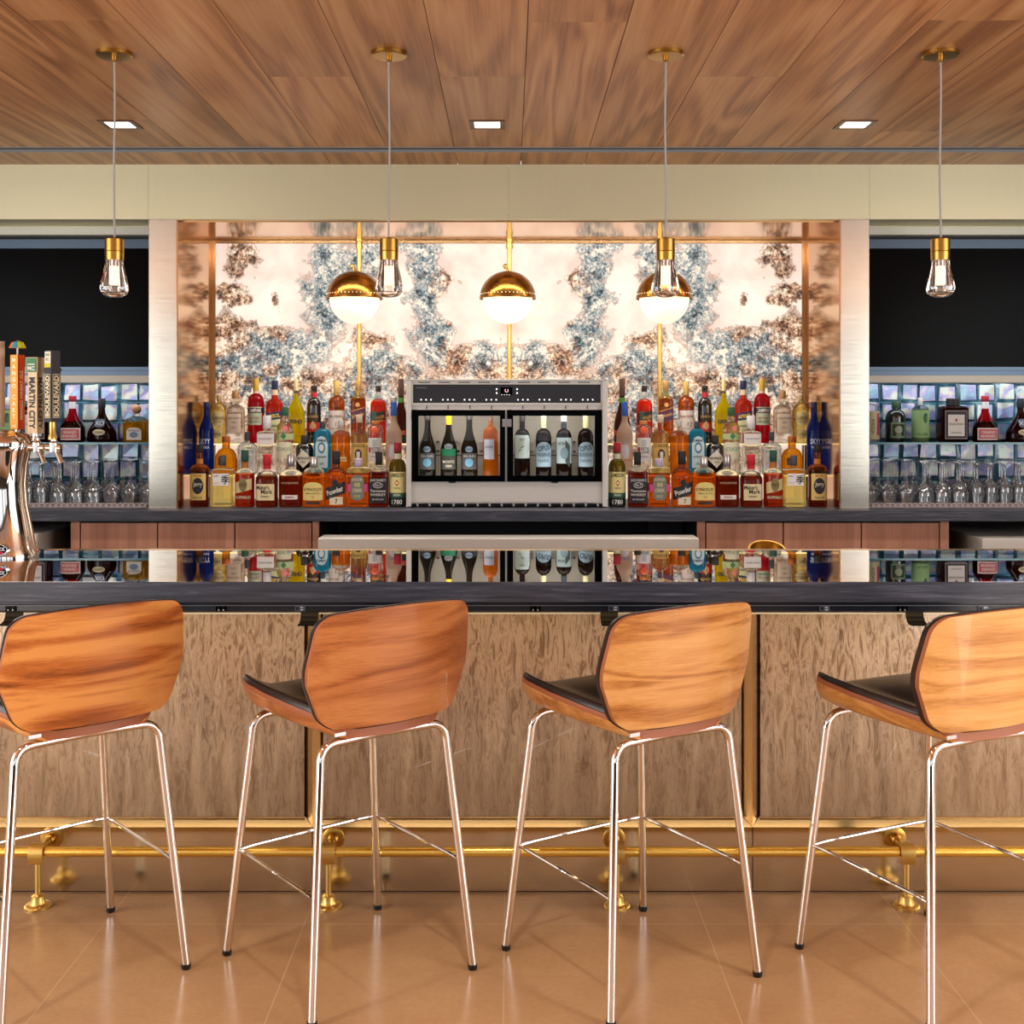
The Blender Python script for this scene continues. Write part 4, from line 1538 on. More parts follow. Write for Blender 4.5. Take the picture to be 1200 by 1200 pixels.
class Shape:
    """outline of one bottle: rings of (height, half width, squareness)"""
    def __init__(s, w, H, hs, hn, nw, cap, n=2.0, d=1.0, style='normal'):
        s.R, s.H, s.hs, s.hn, s.rn, s.cap, s.n, s.d = w / 2, H, hs, hn, nw / 2, cap, n, d
        R, rn = s.R, s.rn
        pr = [(0.0, R * 0.86), (0.0015 if H > 0.01 else 0, R * 0.94), (0.004, R * 0.985), (0.009, R)]
        if style == 'taper':      # widens towards the shoulder
            pr = [(0, R * 0.78), (0.003, R * 0.84), (0.010, R * 0.86), (hs * 0.6, R * 0.95)]
        if style == 'flare':      # wide at the base like a decanter
            pr = [(0, R * 0.80), (0.004, R * 0.92), (0.016, R), (hs * 0.55, R * 0.97)]
        if style == 'round':      # flattened ball
            pr = [(0, R * 0.62), (0.004, R * 0.76), (hs * 0.35, R * 0.95), (hs * 0.7, R)]
        pr.append((hs, R if style != 'flare' else R * 0.80))
        steps = 8
        k0 = pr[-1][1]
        for i in range(1, steps + 1):
            t = i / steps
            z = hs + (hn - hs) * t
            if style == 'burgundy' or style == 'slope':
                q = (1 + math.cos(math.pi * min(1, t) ** 0.9)) / 2
                r = rn + (k0 - rn) * q
            elif n > 4.5:
                r = rn + (k0 - rn) * math.sqrt(max(0, 1 - t ** 3.2)) ** 1.0
            else:
                r = rn + (k0 - rn) * math.sqrt(max(0, 1 - t * t)) ** 1.15
            pr.append((z, r))
        s.top = H - cap
        ztop = max(s.top, hn + 0.003)
        pr += [(hn + (ztop - hn) * 0.5, rn * 0.98), (ztop - 0.002, rn * 0.98), (ztop, rn * 0.95)]
        s.pr = pr

    def nn(s, z):
        if z <= s.hs:
            return s.n
        if z >= s.hn:
            return 2.0
        t = (z - s.hs) / (s.hn - s.hs)
        return s.n + (2.0 - s.n) * min(1, t * 1.3)

    def r(s, z):
        return prof_interp(s.pr, z)

    def dd(s, z):
        if z <= s.hs:
            return s.d
        if z >= s.hn:
            return 1.0
        return s.d + (1 - s.d) * (z - s.hs) / (s.hn - s.hs)

    def front(s, x, z):
        r, n = s.r(z), s.nn(z)
        q = min(0.995, abs(x) / max(r, 1e-5))
        return -r * s.dd(z) * (1 - q ** n) ** (1 / n)

    def mesh(s, fill, nseg=28):
        bm = bmesh.new()
        rings = []
        pr = list(s.pr)
        if fill is not None and fill < s.top:
            pr.append((fill, s.r(fill)))
            pr.sort(key=lambda q: q[0])
        for z, r in pr:
            n, d = s.nn(z), s.dd(z)
            ring = []
            for i in range(nseg):
                a = 2 * math.pi * (i + 0.5) / nseg
                c, q = math.cos(a), math.sin(a)
                x = r * math.copysign(abs(c) ** (2 / n), c)
                y = r * d * math.copysign(abs(q) ** (2 / n), q)
                ring.append(bm.verts.new((x, y, z)))
            rings.append(ring)
        for k in range(len(rings) - 1):
            mi = 1 if (fill is not None and pr[k][0] >= fill - 1e-6) else 0
            a, b = rings[k], rings[k + 1]
            for i in range(nseg):
                j = (i + 1) % nseg
                bm.faces.new((a[i], a[j], b[j], b[i])).material_index = mi
        bm.faces.new(list(reversed(rings[0])))
        bm.faces.new(rings[-1]).material_index = 1 if fill is not None else 0
        return bm


def patch(shape, kind, hwf, z0, z1, slope=0.0, off=0.0009, cx=0.0):
    """a paper label laid on the front of the bottle"""
    bm = bmesh.new()
    zc, b = (z0 + z1) / 2, (z1 - z0) / 2
    a = shape.R * hwf
    n = 12
    g = []
    for i in range(n + 1):
        row = []
        for j in range(n + 1):
            s, t = 2 * j / n - 1, 2 * i / n - 1
            if kind == 'ellipse':
                x, z = s * math.sqrt(1 - t * t / 2), t * math.sqrt(1 - s * s / 2)
            elif kind == 'diamond':
                x, z = (s - t) / 2, (s + t) / 2
            elif kind == 'arch':
                x, z = s, t if t < 0 else t * (0.45 + 0.55 * math.sqrt(1 - s * s))
            elif kind == 'oct':
                x, z = s, t * (1 - 0.3 * max(0, abs(s) - 0.55) / 0.45)
            else:
                x, z = s, t
            x = cx + x * a
            z = zc + z * b + slope * x
            row.append(bm.verts.new((x, shape.front(x, z) - off, z)))
        g.append(row)
    for i in range(n):
        for j in range(n):
            bm.faces.new((g[i][j], g[i][j + 1], g[i + 1][j + 1], g[i + 1][j]))
    return bm


def ring_patch(shape, z0, z1, off=0.0007, nseg=28):
    bm = bmesh.new()
    rings = []
    for k in range(5):
        z = z0 + (z1 - z0) * k / 4
        r, n, d = shape.r(z) + off, shape.nn(z), shape.dd(z)
        rings.append([bm.verts.new((r * math.copysign(abs(math.cos(a)) ** (2 / n), math.cos(a)),
                                    r * d * math.copysign(abs(math.sin(a)) ** (2 / n), math.sin(a)), z))
                      for a in [2 * math.pi * (i + 0.5) / nseg for i in range(nseg)]])
    for a, b in zip(rings, rings[1:]):
        for i in range(nseg):
            bm.faces.new((a[i], a[(i + 1) % nseg], b[(i + 1) % nseg], b[i]))
    return bm


def make_bottle(spec, k, loc, name='liquor_bottle'):
    """spec heights are in pixels above the base; k turns them into metres"""
    sh = Shape(spec['w'] * k, spec['H'] * k, spec['hs'] * k, spec['hn'] * k, spec['nw'] * k, spec['cap'] * k,
               spec.get('n', 2.0), spec.get('d', 1.0), spec.get('style', 'normal'))
    t = thing(name, 'x', 'bottle', loc)
    fill = spec.get('fill')
    lq = LQ[spec['liq']]
    up = LQ[spec.get('top', 'glass')]
    o = obj('glass_body', sh.mesh(fill * k if fill else None), [lq, up], t, smooth=True, world=False, angle=50)
    # stopper
    c = spec['capc']
    bm = bmesh.new()
    r = sh.rn * spec.get('capr', 1.08)
    z0, z1 = sh.top - 0.001, sh.H
    add_lathe(bm, [(z0, r * 0.97), (z0 + 0.001, r), (z1 - 0.003, r), (z1 - 0.0008, r * 0.93), (z1, r * 0.8)], 18)
    if spec.get('capball'):
        bm.free()
        bm = bmesh.new()
        rr = (z1 - z0) / 2
        add_lathe(bm, [(z0, r * 0.5)] + [(z0 + rr - rr * math.cos(math.radians(a)), r * math.sin(math.radians(a))) for a in range(30, 180, 15)] + [(z1, r * 0.1)], 20)
    obj('cap', bm, paint(c, spec.get('capmetal', False)), t, smooth=True, world=False)
    for lb in spec.get('neck', []):
        z0, z1, col = lb
        obj('neck_foil', ring_patch(sh, z0 * k, z1 * k), paint(col), t, smooth=True, world=False)
    for lb in spec.get('labels', []):
        kind, hw_, z0, z1, col = lb[:5]
        ex = lb[5] if len(lb) > 5 else {}
        if kind == 'ring':
            bm = ring_patch(sh, z0 * k, z1 * k, 0.0013)
        else:
            bm = patch(sh, kind, hw_, z0 * k, z1 * k, ex.get('slope', 0), ex.get('off', 0.0009), ex.get('cx', 0) * k)
        obj('label', bm, paint(col, ex.get('metal', False)), t, smooth=True, world=False)
    groups = {}
    for tx in spec.get('text', []):
        s, zc, h, col = tx[:4]
        ex = tx[4] if len(tx) > 4 else {}
        groups.setdefault(col, []).append((s, zc, h, ex))
    for col, lst in groups.items():
        bm = bmesh.new()
        for s, zc, h, ex in lst:
            add_text(bm, s, h * k, lambda x, z: (x, sh.front(x, z) - 0.0019, z), bold=ex.get('b', 0.012), rot=ex.get('rot', 0),
                     off=(ex.get('x', 0) * k, zc * k), fit=sh.R * 2 * ex.get('fit', 0.78))
        if len(bm.verts):
            o = obj('lettering', bm, paint(col), t, world=False)
        else:
            bm.free()
    return t


B = []     # (row, px of the left copy, px of the right copy, spec, look)
# front row
B += [('front', 234, 958, dict(w=21, H=73, hs=43, hn=50, nw=8, cap=9, n=3.4, d=0.85, liq='darkamber', fill=41, top='amber', capc='#1c1410',
       labels=[('rect', 0.86, 8, 39, '#e8c878'), ('ellipse', 0.62, 15, 34, '#23222c', {'off': 0.0014})],
       text=[('Jerry', 26, 5, '#efe6cc', {'fit': 0.5}), ('SAILOR', 11, 2.4, '#3a2018', {'fit': 0.5}), ('SPICED', 36.5, 2.2, '#a82818', {'fit': 0.5})],
       neck=[(50, 56, '#c07830')]), 'squat amber rum bottle with cream label and dark round badge')]
B += [('front', 261, 930, dict(w=25.5, H=60, hs=41.5, hn=45, nw=7.5, cap=12, n=9, d=0.75, liq='straw', fill=38, capc='#43454a',
       labels=[('rect', 0.74, 25, 39, '#f2f0ec')], text=[('TOKI', 36, 2.0, '#8a5a50', {'x': -6, 'fit': 0.3}),
       ('\u5b63', 32, 8, '#1c1c1c', {'x': 5.5}), ('SUNTORY', 28, 1.8, '#d8a098', {'x': -5, 'fit': 0.3})]),
       'square clear whisky bottle with white label and black brush character')]
B += [('front', 287, 906, dict(w=22.5, H=66, hs=36, hn=45, nw=8, cap=13, n=2.2, liq='redamber', fill=38, capc='#1e4a38',
       labels=[('rect', 0.84, 18, 31, '#d9c890', {'slope': 0.25}), ('ellipse', 0.42, 18, 34, '#8a7a4a', {'off': 0.0013}), ('rect', 0.8, 9, 14, '#7a1f18', {'off': 0.0013})],
       text=[('BUFFALO', 11.5, 3, '#efdcb0'), ('TRACE', 26, 4, '#3a2a18', {'fit': 0.4})], neck=[(45, 52, '#b06a28')]),
       'red-brown bourbon bottle with green cap and slanted cream label')]
B += [('front', 313, 880, dict(w=25, H=61, hs=31, hn=42, nw=8.5, cap=12, n=3.6, liq='darkamber', fill=36, capc='#c8142c', capr=1.12,
       labels=[('rect', 0.84, 8, 27, '#e8d9a8')], neck=[(44, 49, '#c8142c'), (42, 44, '#e8b8b0')],
       text=[("Maker's", 23, 4.6, '#2c2018', {'x': -2.5, 'b': 0.02, 'fit': 0.6}), ('Mark', 18, 4.6, '#2c2018', {'x': 2, 'b': 0.02}), ('WHISKY', 12.5, 2, '#5a4430')]),
       'bourbon bottle with red wax top and cream label')]
B += [('front', 341, 852, dict(w=28, H=61, hs=34, hn=44, nw=8, cap=14, n=2.6, d=0.7, liq='darkamber', fill=36, capc='#b8b4b8', capmetal=True,
       labels=[('rect', 0.66, 9, 14, '#ece4dc')], text=[('WOODFORD', 28, 2.4, '#c8b090'), ('RESERVE', 11.5, 2, '#8a3028')]),
       'wide dark bourbon flask with silver cap and low white label')]
B += [('front', 368, 825, dict(w=27, H=58, hs=36, hn=46, nw=8.5, cap=12, n=2.6, d=0.75, liq='amber', fill=39, capc='#d8d4cc', capmetal=True,
       labels=[('arch', 0.84, 8, 29, '#efd985'), ('rect', 0.6, 3, 6.5, '#3a2a1c')],
       text=[('E.PINCKLEY', 20.5, 3.4, '#4a3818', {'b': 0.01}), ('SMALL BATCH', 16, 1.8, '#6a5028'), ('12', 12, 3, '#b06a30')]),
       'rounded amber whiskey bottle with arched yellow label')]
B += [('front', 394, 799, dict(w=25, H=65, hs=34, hn=46, nw=8.5, cap=15, n=2.4, liq='amber', fill=34, capc='#17181c', top='amber',
       labels=[('rect', 0.9, 12, 26, '#24262a', {'slope': 0.35}), ('rect', 0.6, 3, 12, '#e8dcc0', {'off': 0.0008, 'cx': 1.5}), ('ellipse', 0.3, 25, 32, '#24262a')],
       neck=[(50.5, 55, '#c8c8cc')],
       text=[('Powder', 19, 6, '#f0ece0', {'rot': 0.33, 'b': 0.02, 'fit': 0.8}), ('7', 7, 5, '#5a4a3a', {'x': 2})]),
       'amber whiskey bottle with black cap and slanted black script label')]
B += [('front', 420, 772, dict(w=25, H=56, hs=43, hn=46.5, nw=13, cap=9, n=8, d=0.8, liq='amber', fill=39, capc='#c9b8d8', capr=0.7,
       labels=[('ring', 1, 18, 27, '#e0447c'), ('oct', 0.62, 8, 37, '#7b8078', {'off': 0.0016})],
       text=[('KNOB', 32, 3.2, '#e8e0b0', {'fit': 0.45}), ('88', 26, 5, '#d8cf70'), ('CREEK', 19.5, 4, '#e8e0b0', {'fit': 0.45}), ('RYE', 12.5, 3, '#d8cf70')]),
       'square bourbon bottle with grey ornate label and pink band')]
B += [('front', 444, 747, dict(w=23, H=64, hs=38, hn=47, nw=7.5, cap=15, n=5.5, d=0.95, liq='darkamber', fill=40, capc='#121214',
       labels=[('rect', 0.88, 5, 34, '#15161a'), ('ellipse', 0.5, 22, 29, '#c8c8c8', {'off': 0.0013}), ('ellipse', 0.44, 23, 28, '#15161a', {'off': 0.0016})],
       text=[("JACK DANIEL'S", 31, 2.8, '#e4e2dc'), ('No.7', 25.5, 2.6, '#f0eee8', {'fit': 0.5}), ('Tennessee', 19, 3, '#e4e2dc'), ('WHISKEY', 14.5, 3.2, '#e4e2dc'), ('90 PROOF', 9, 2.2, '#c8c8c8')]),
       'square whiskey bottle with black cap and black-and-white label')]
B += [('front', 466, 723, dict(w=20, H=75, hs=44, hn=56, nw=8, cap=11, liq='olive', fill=50, top='olive', capc='#a81c30',
       labels=[('ring', 1, 16.5, 41, '#ecdf98'), ('ring', 1, 11, 16.5, '#2c5a48'), ('ring', 1, 1.5, 11, '#141c1a')],
       neck=[(56, 62, '#d8d4b8')],
       text=[('JAMESON', 36.5, 4.6, '#3a3420', {'b': 0.02}), ('\u2666', 28, 5, '#c02a28'), ('TRIPLE', 22, 2, '#5a5030'), ('IRISH', 14, 2.6, '#d8e4d0'), ('1780', 6, 5, '#e8e8e4', {'fit': 0.6})]),
       'green whiskey bottle with red cap and cream label')]
# middle row
B += [('mid', 242, 954, dict(w=17, H=84, hs=50, hn=70, nw=6.5, cap=7, liq='blue', top='blue', capc='#1a2458', style='slope',
       text=[('SKYY', 38, 6, '#d8e4f4', {'fit': 0.7}), ('VODKA', 31, 3, '#d8e4f4', {'fit': 0.6})]), 'tall cobalt blue vodka bottle')]
B += [('mid', 265, 928, dict(w=26, H=44, hs=15, hn=30, nw=9, cap=7, n=2.3, d=0.6, liq='gold', top='gold', capc='#b8642c', style='normal',
       labels=[('rect', 0.32, 10, 19, '#5b4a50', {'cx': -3.5})], text=[('RESERVA', 7, 2, '#7a4a18')]),
       'round-shouldered bright yellow tequila bottle')]
B += [('mid', 290, 904, dict(w=21.5, H=49, hs=30, hn=36, nw=6, cap=10, n=6, d=0.7, liq='crystal', capc='#3c3f48',
       labels=[('oct', 0.5, 8, 24, '#b8c4cc')], text=[('CROWN', 20, 2.6, '#3a4a58', {'fit': 0.4}), ('R', 14, 5, '#4a5a78')]),
       'cut crystal square whisky bottle with silver label')]
B += [('mid', 313, 880, dict(w=22, H=68, hs=46.5, hn=50, nw=9, cap=15, n=7, d=0.9, liq='clear', capc='#e8e4e4', capr=1.1,
       labels=[('rect', 0.9, 34, 47, '#f0e8e2')],
       text=[('THE BOTANIST', 41, 2, '#8a8898'), ('ISLAY DRY', 29, 3, '#5a5a5a'), ('GIN 22', 25, 3, '#5a5a5a'), ('FORAGED', 21, 3, '#6a6a6a'), ('SPIRIT', 17, 3, '#6a6a6a'), ('46 PROOF', 13, 3, '#7a6a5a')]),
       'tall square clear gin bottle with white cap and printed text')]
B += [('mid', 334, 857, dict(w=19.5, H=78, hs=50, hn=61, nw=8, cap=10, liq='clear', capc='#24583c',
       labels=[('ring', 1, 40, 47, '#b8c890'), ('rect', 0.85, 18, 37, '#e4e0c0'), ('diamond', 0.35, 40, 48, '#3f7a48', {'off': 0.0014}), ('ellipse', 0.3, 50, 56, '#e87a80', {'cx': 2})],
       text=[('COCO', 29, 4, '#6a9a78')]), 'clear rum bottle with green cap and green and cream label')]
B += [('mid', 357, 838, dict(w=20.5, H=45, hs=28, hn=36, nw=8, cap=9, liq='darkglass', top='darkglass', capc='#2a2622',
       labels=[('diamond', 0.98, 7, 28, '#e6e0cc')], text=[("HENDRICK'S", 18.5, 2.6, '#3a3a38', {'b': 0.02, 'fit': 0.75}), ('GIN', 14, 2, '#3a3a38')]),
       'black apothecary gin bottle with white diamond label')]
B += [('mid', 378, 817, dict(w=20, H=61, hs=44, hn=53, nw=6, cap=8, n=4, d=0.8, liq='cyan', top='cyan', capc='#2a3a48',
       labels=[('arch', 0.72, 7, 44, '#c8dfe4'), ('ellipse', 0.42, 24, 37, '#4a7f9c', {'off': 0.0014}), ('ellipse', 0.28, 26.5, 34.5, '#dfe8e8', {'off': 0.0019})],
       text=[('BOMBAY', 39, 2.8, '#25406a', {'b': 0.02}), ('SAPPHIRE', 20, 2, '#25406a'), ('GIN', 12, 2.2, '#4a6a8a')]),
       'sky-blue glass gin bottle with pale arched label')]
B += [('mid', 399.5, 796, dict(w=22, H=63, hs=42, hn=51, nw=5.5, cap=7, liq='lightorange', fill=44, capc='#c8ccc8',
       labels=[('rect', 0.5, 15, 20, '#f4d8a0', {'cx': 2})], text=[('MEZCAL', 17.5, 2, '#a86820', {'x': 2, 'fit': 0.4})]),
       'round bright orange liqueur bottle with clear neck')]
B += [('mid', 421, 774, dict(w=19.5, H=69, hs=42, hn=51, nw=7, cap=9, liq='straw', fill=46, capc='#e0c8a8',
       labels=[('rect', 0.88, 8, 36, '#e0b860'), ('ellipse', 0.42, 17, 29, '#3a2a38', {'off': 0.0014}), ('rect', 0.2, 8, 26, '#f0e8e0', {'off': 0.0018})],
       text=[('LUNAZUL', 33, 3.6, '#5a3a28'), ('ORIGINAL', 12, 2, '#5a3a28', {'x': -3, 'fit': 0.4})]),
       'clear tequila bottle with wooden cap and gold label')]
B += [('mid', 440, 754, dict(w=18.5, H=62, hs=50, hn=57, nw=9, cap=4, liq='clear', capc='#e08848', capr=1.0,
       labels=[('rect', 0.85, 14, 42, '#f0eeec'), ('rect', 0.14, 25, 31, '#c02838', {'off': 0.0014, 'cx': -6}), ('rect', 0.3, 32, 40, '#c4c8cc', {'off': 0.0013}), ('ellipse', 0.5, 47, 55, '#e0603c')],
       text=[('KETEL', 29.5, 3.2, '#2a2a34', {'x': 1.5, 'fit': 0.55}), ('ONE', 25.5, 3.2, '#2a2a34', {'x': 1.5}), ('VODKA', 20, 2, '#6a6a70')]),
       'clear vodka bottle with white label and red mark')]
B += [('mid', 461.5, 732, dict(w=19, H=84, hs=46, hn=64, nw=7, cap=16, liq='frost', top='frost', capc='#2a5cb0', style='slope',
       labels=[('ellipse', 0.5, 18, 34, '#d8d0dc'), ], text=[('GREY', 36, 3, '#7a8ab8'), ('GOOSE', 16, 3.2, '#c06a58')]),
       'frosted pinkish vodka bottle with blue cap')]
# top row
B += [('top', 257, 938, dict(w=19, H=56, hs=34, hn=47, nw=5.5, cap=7, liq='straw', capc='#d0b080',
       labels=[('ellipse', 0.75, 20, 37, '#dcc890'), ('ellipse', 0.6, 5, 16, '#d8c488')],
       text=[('CUERVO', 29, 3.4, '#6a4a28', {'b': 0.02}), ('GOLD', 25, 2.4, '#8a6a38'), ('1795', 10, 3, '#6a4a28')]),
       'pale straw tequila bottle with embossed tan label')]
B += [('top', 276, 917, dict(w=20, H=61, hs=38, hn=45, nw=7, cap=9, n=4, liq='clear', capc='#c8925c',
       labels=[('rect', 0.82, 12, 34, '#f0dcc4')], text=[('CINCORO', 29, 2.4, '#8a6a50'), ('GIN', 24, 2.2, '#8a6a50'), ('DRY', 18, 2.4, '#a88a68')]),
       'clear spirit bottle with wood stopper and cream label')]
B += [('top', 300, 893, dict(w=19, H=75, hs=46, hn=58, nw=6.5, cap=14, liq='red', top='red', capc='#d8b040', capmetal=False,
       labels=[('rect', 0.85, 21, 42, '#c8d4b8'), ('ring', 1, 35, 41, '#24283c')], neck=[(58, 61, '#e8c8b0')],
       text=[('CAMPARI', 38, 4.2, '#f0ece4', {'b': 0.03, 'fit': 0.9}), ('BITTER', 29, 2.6, '#a83038'), ('MILANO', 25, 2.2, '#4a4a40')]),
       'tall bright red aperitif bottle with gold cap')]
B += [('top', 322, 871, dict(w=20, H=73, hs=41, hn=52, nw=7, cap=10, n=3, liq='orange', fill=57, capc='#1c2450', neck=[(56, 62, '#f0d0b0')],
       labels=[('rect', 0.8, 12, 34, '#d8d8a0'), ('rect', 0.92, 27, 36, '#1c2a60', {'slope': 0.16, 'off': 0.0014})],
       text=[('APEROL', 31.5, 4.4, '#f0c838', {'rot': 0.16, 'b': 0.03}), ('BARBIERI', 20, 2.4, '#3a4a5a'), ('1919', 15, 2.4, '#b83828')]),
       'orange-red aperitif bottle with navy cap')]
B += [('top', 347, 848, dict(w=20, H=75, hs=34, hn=58, nw=4.5, cap=17, n=4, d=0.8, liq='yellow', top='yellow', capc='#e8d8a0', style='slope',
       labels=[('ring', 1, 58, 61, '#3a3a2a')], text=[('GRIND', 25, 4.4, '#2a3020', {'b': 0.05, 'fit': 0.85}), ('LIMONE', 19, 2.4, '#a88a18')]),
       'opaque yellow lemon liqueur bottle with thin neck')]
B += [('top', 368, 826, dict(w=16.5, H=67, hs=42, hn=53, nw=7, cap=5, liq='darkglass', top='darkglass', capc='#1a1614', neck=[(53.5, 59, '#c02838')],
       labels=[('ring', 1, 13, 24, '#b8281c'), ('ellipse', 0.6, 20, 36, '#3a2418'), ('diamond', 0.5, 15, 26, '#d8a878', {'off': 0.0014})],
       text=[('KRAKEN', 31, 3, '#d8b070', {'fit': 0.7}), ('NOIR', 18, 2.4, '#f0e0c0', {'fit': 0.5})]),
       'black liqueur bottle with red neck band and red label')]
B += [('top', 394.5, 804, dict(w=19, H=72, hs=46, hn=54.5, nw=7, cap=16, liq='amber', capc='#c8a45c', capr=1.02, top='amber',
       labels=[('rect', 0.96, 10, 38, '#e6d8d0'), ('diamond', 0.35, 44, 51, '#6a2a18')], text=[('BALVENIE', 31, 2.8, '#8a6a50'), ('12', 22, 5, '#8a6a50', {'x': 3}), ('SINGLE MALT', 17, 1.8, '#9a7a60')]),
       'amber single malt bottle with gold cap and large white label')]
B += [('top', 420, 780, dict(w=17, H=73, hs=49, hn=56, nw=6.5, cap=11, n=4.5, liq='amber', top='straw', fill=52, capc='#b08a50',
       labels=[('rect', 0.94, 25, 38, '#5a3450', {'slope': 0.3}), ('rect', 0.94, 38.5, 39.5, '#e0a058', {'slope': 0.3}), ('ellipse', 0.3, 42, 47, '#e8b060')],
       text=[('Johnnie', 32, 4, '#e8b878', {'rot': 0.28, 'fit': 0.85})]), 'golden scotch bottle with slanted purple label')]
B += [('top', 443.5, 755, dict(w=18, H=67, hs=44, hn=52, nw=6, cap=7, n=4.5, liq='orange', fill=50, capc='#201812',
       labels=[('rect', 0.95, 24, 36, '#2a2620', {'slope': 0.25}), ('rect', 0.3, 26, 37, '#38584c', {'off': 0.0014, 'cx': -4})],
       text=[('WALKER', 30, 3.6, '#e0a058', {'rot': 0.24, 'x': 2.5, 'fit': 0.6}), ('LABEL', 26, 2.6, '#e0a058', {'rot': 0.24, 'x': 3, 'fit': 0.5})]),
       'orange-red scotch bottle with slanted black label')]
B += [('top', 470, 729, dict(w=19, H=75, hs=20, hn=52, nw=6.5, cap=20, liq='brown', top='brown', capc='#4a3028', style='slope',
       labels=[('ring', 1, 9, 15, '#c8402c'), ('ring', 1, 1, 8, '#1c1a18')], neck=[(47, 53, '#3f7a30')], text=[('PORT', 12, 3, '#f0d0a0', {'fit': 0.5})]),
       'tall brown tapered bottle with green collar')]

ROW = {'front': (5.60, CT), 'mid': (5.80, 1.035), 'top': (5.985, 1.181)}
ROWNAME = {'front': 'front row', 'mid': 'middle shelf', 'top': 'top shelf'}
for row, pl, pr_, spec, look in B:
    Y, zb = ROW[row]
    k = Y / F
    t = make_bottle(spec, k, (PX(pl, Y), Y, zb + 0.0005))
    tag(t, look + ', %s left of dispenser' % ROWNAME[row], group='liquor bottles in the lit niche')
    t2 = copy_tree(t)
    t2.location = (PX(pr_, Y), Y, zb + 0.0005)
    tag(t2, look + ', %s right of dispenser' % ROWNAME[row])

# stepped clear shelves with glowing front edges
for side, x0, x1 in (('left', NX0 + 0.007, PX(474, 5.7)), ('right', PX(714.5, 5.7), NX1 - 0.007)):
    for nm, y0, y1, z in (('middle', 5.70, 5.885, 1.035), ('top', 5.90, 6.038, 1.181)):
        t = thing('bottle_shelf', 'clear %s bottle shelf with glowing edge, %s of the wine dispenser' % (nm, side), 'shelf',
                  ((x0 + x1) / 2, y0, z), group='lit bottle shelves in the niche')
        bm = bmesh.new()
        add_box(bm, x0, x1, y0 + 0.002, y1, z - 0.008, z)
        obj('panel', bm, M['shelf_glass'], t)
        bm = bmesh.new()
        add_box(bm, x0, x1, y0, y0 + 0.002, z - 0.0075, z - 0.0005)
        obj('lit_edge', bm, M['lit_edge'], t)
        bm = bmesh.new()
        zl = CT
        for x in (x0 + 0.02, (x0 + x1) / 2, x1 - 0.02):
            add_box(bm, x - 0.004, x + 0.004, y1 - 0.012, y1 - 0.003, zl, z - 0.008)
        obj('riser', bm, M['shelf_glass'], t)

# ------------------------------------------------------------------ side bay shelves and their squat bottles
for side, x0, x1 in (('left', -XW + 0.02, CXL - 0.004), ('right', CXR + 0.004, XW - 0.02)):
    z = PZ(518.5, 5.72)
    t = thing('glass_shelf', 'teal-edged glass shelf across the tiled %s bay' % side, 'shelf', ((x0 + x1) / 2, 5.72, z))
    bm = bmesh.new()
    add_box(bm, x0, x1, 5.724, 5.916, z - 0.009, z)
    obj('panel', bm, M['shelf_glass'], t)
    bm = bmesh.new()
    add_box(bm, x0, x1, 5.72, 5.724, z - 0.0095, z + 0.0005)
    obj('front_edge', bm, M['shelf_edge'], t)
    bm = bmesh.new()
    for x in (x0 + 0.04, x1 - 0.04):
        add_box(bm, x - 0.02, x + 0.02, 5.86, 5.925, z - 0.02, z - 0.0092)
    obj('bracket', bm, M['steel'], t)
ZS = PZ(518.5, 5.72) + 0.0005
GM = dict(w=29, H=54, hs=14, hn=38, nw=8, cap=6, style='slope', d=0.75, liq='cognac', top='red', fill=24, capc='#9a1c28',
          neck=[(39, 47, '#e8e8ea')], labels=[('rect', 0.80, 2.5, 16.5, '#ece4e0'), ('rect', 0.72, 4, 15, '#d8646a', {'off': 0.0014})],
          text=[('GRAND', 11.5, 3.4, '#f4ece4', {'b': 0.02}), ('MARNIER', 7, 3, '#f4ece4', {'b': 0.02})])
HEN = dict(w=34, H=51, hs=8, hn=38, nw=7, cap=11, style='slope', d=0.7, liq='cognac', top='cognac', capc='#20222a', capr=1.15,
           labels=[('ellipse', 0.42, 8, 15, '#e8e0b8'), ('oct', 0.32, 17, 27, '#5a6a80')], text=[('XO', 22, 5, '#d8d8e0'), ('COGNAC', 11.5, 2.6, '#4a3a28', {'fit': 0.34})])
PAT = dict(w=29, H=44, hs=20, hn=30, nw=8, cap=11, n=4, d=0.7, liq='gold', top='glass', fill=24, capc='#c8905c', capball=True, capr=1.35,
           labels=[('arch', 0.6, 2.5, 17, '#ece8e0'), ('ellipse', 0.35, 5, 12, '#7a90a8', {'off': 0.0014})], text=[('PATRON', 13.5, 2.4, '#3a4a68', {'fit': 0.5})])
DIS = dict(w=31, H=51, hs=38, hn=43, nw=8, cap=8, n=9, d=0.7, liq='cognac', top='cognac', capc='#1c1a1c', capr=1.9,
           labels=[('rect', 0.84, 3.5, 37, '#8a7a80'), ('rect', 0.77, 5, 35.5, '#1a1214', {'off': 0.0013}), ('rect', 0.62, 7, 32, '#f0eeea', {'off': 0.0017})],
           text=[('DISARONNO', 21, 2.6, '#4a3a38', {'fit': 0.56}), ('\u2666', 25.5, 3, '#a83a30'), ('ORIGINALE', 11, 1.8, '#5a4a48', {'fit': 0.5})])
GRN = dict(w=19.5, H=52, hs=36, hn=43, nw=5, cap=9, liq='palegreen', top='glass', fill=38, capc='#d0c8c4',
           labels=[('ring', 1, 5, 37, '#9ec888'), ('diamond', 0.35, 12, 34, '#24583c', {'cx': 4}), ('ellipse', 0.3, 22, 34, '#2c6848', {'cx': 3, 'off': 0.0013})], text=[('FLORA', 9, 3.2, '#3a6a48', {'fit': 0.6})])
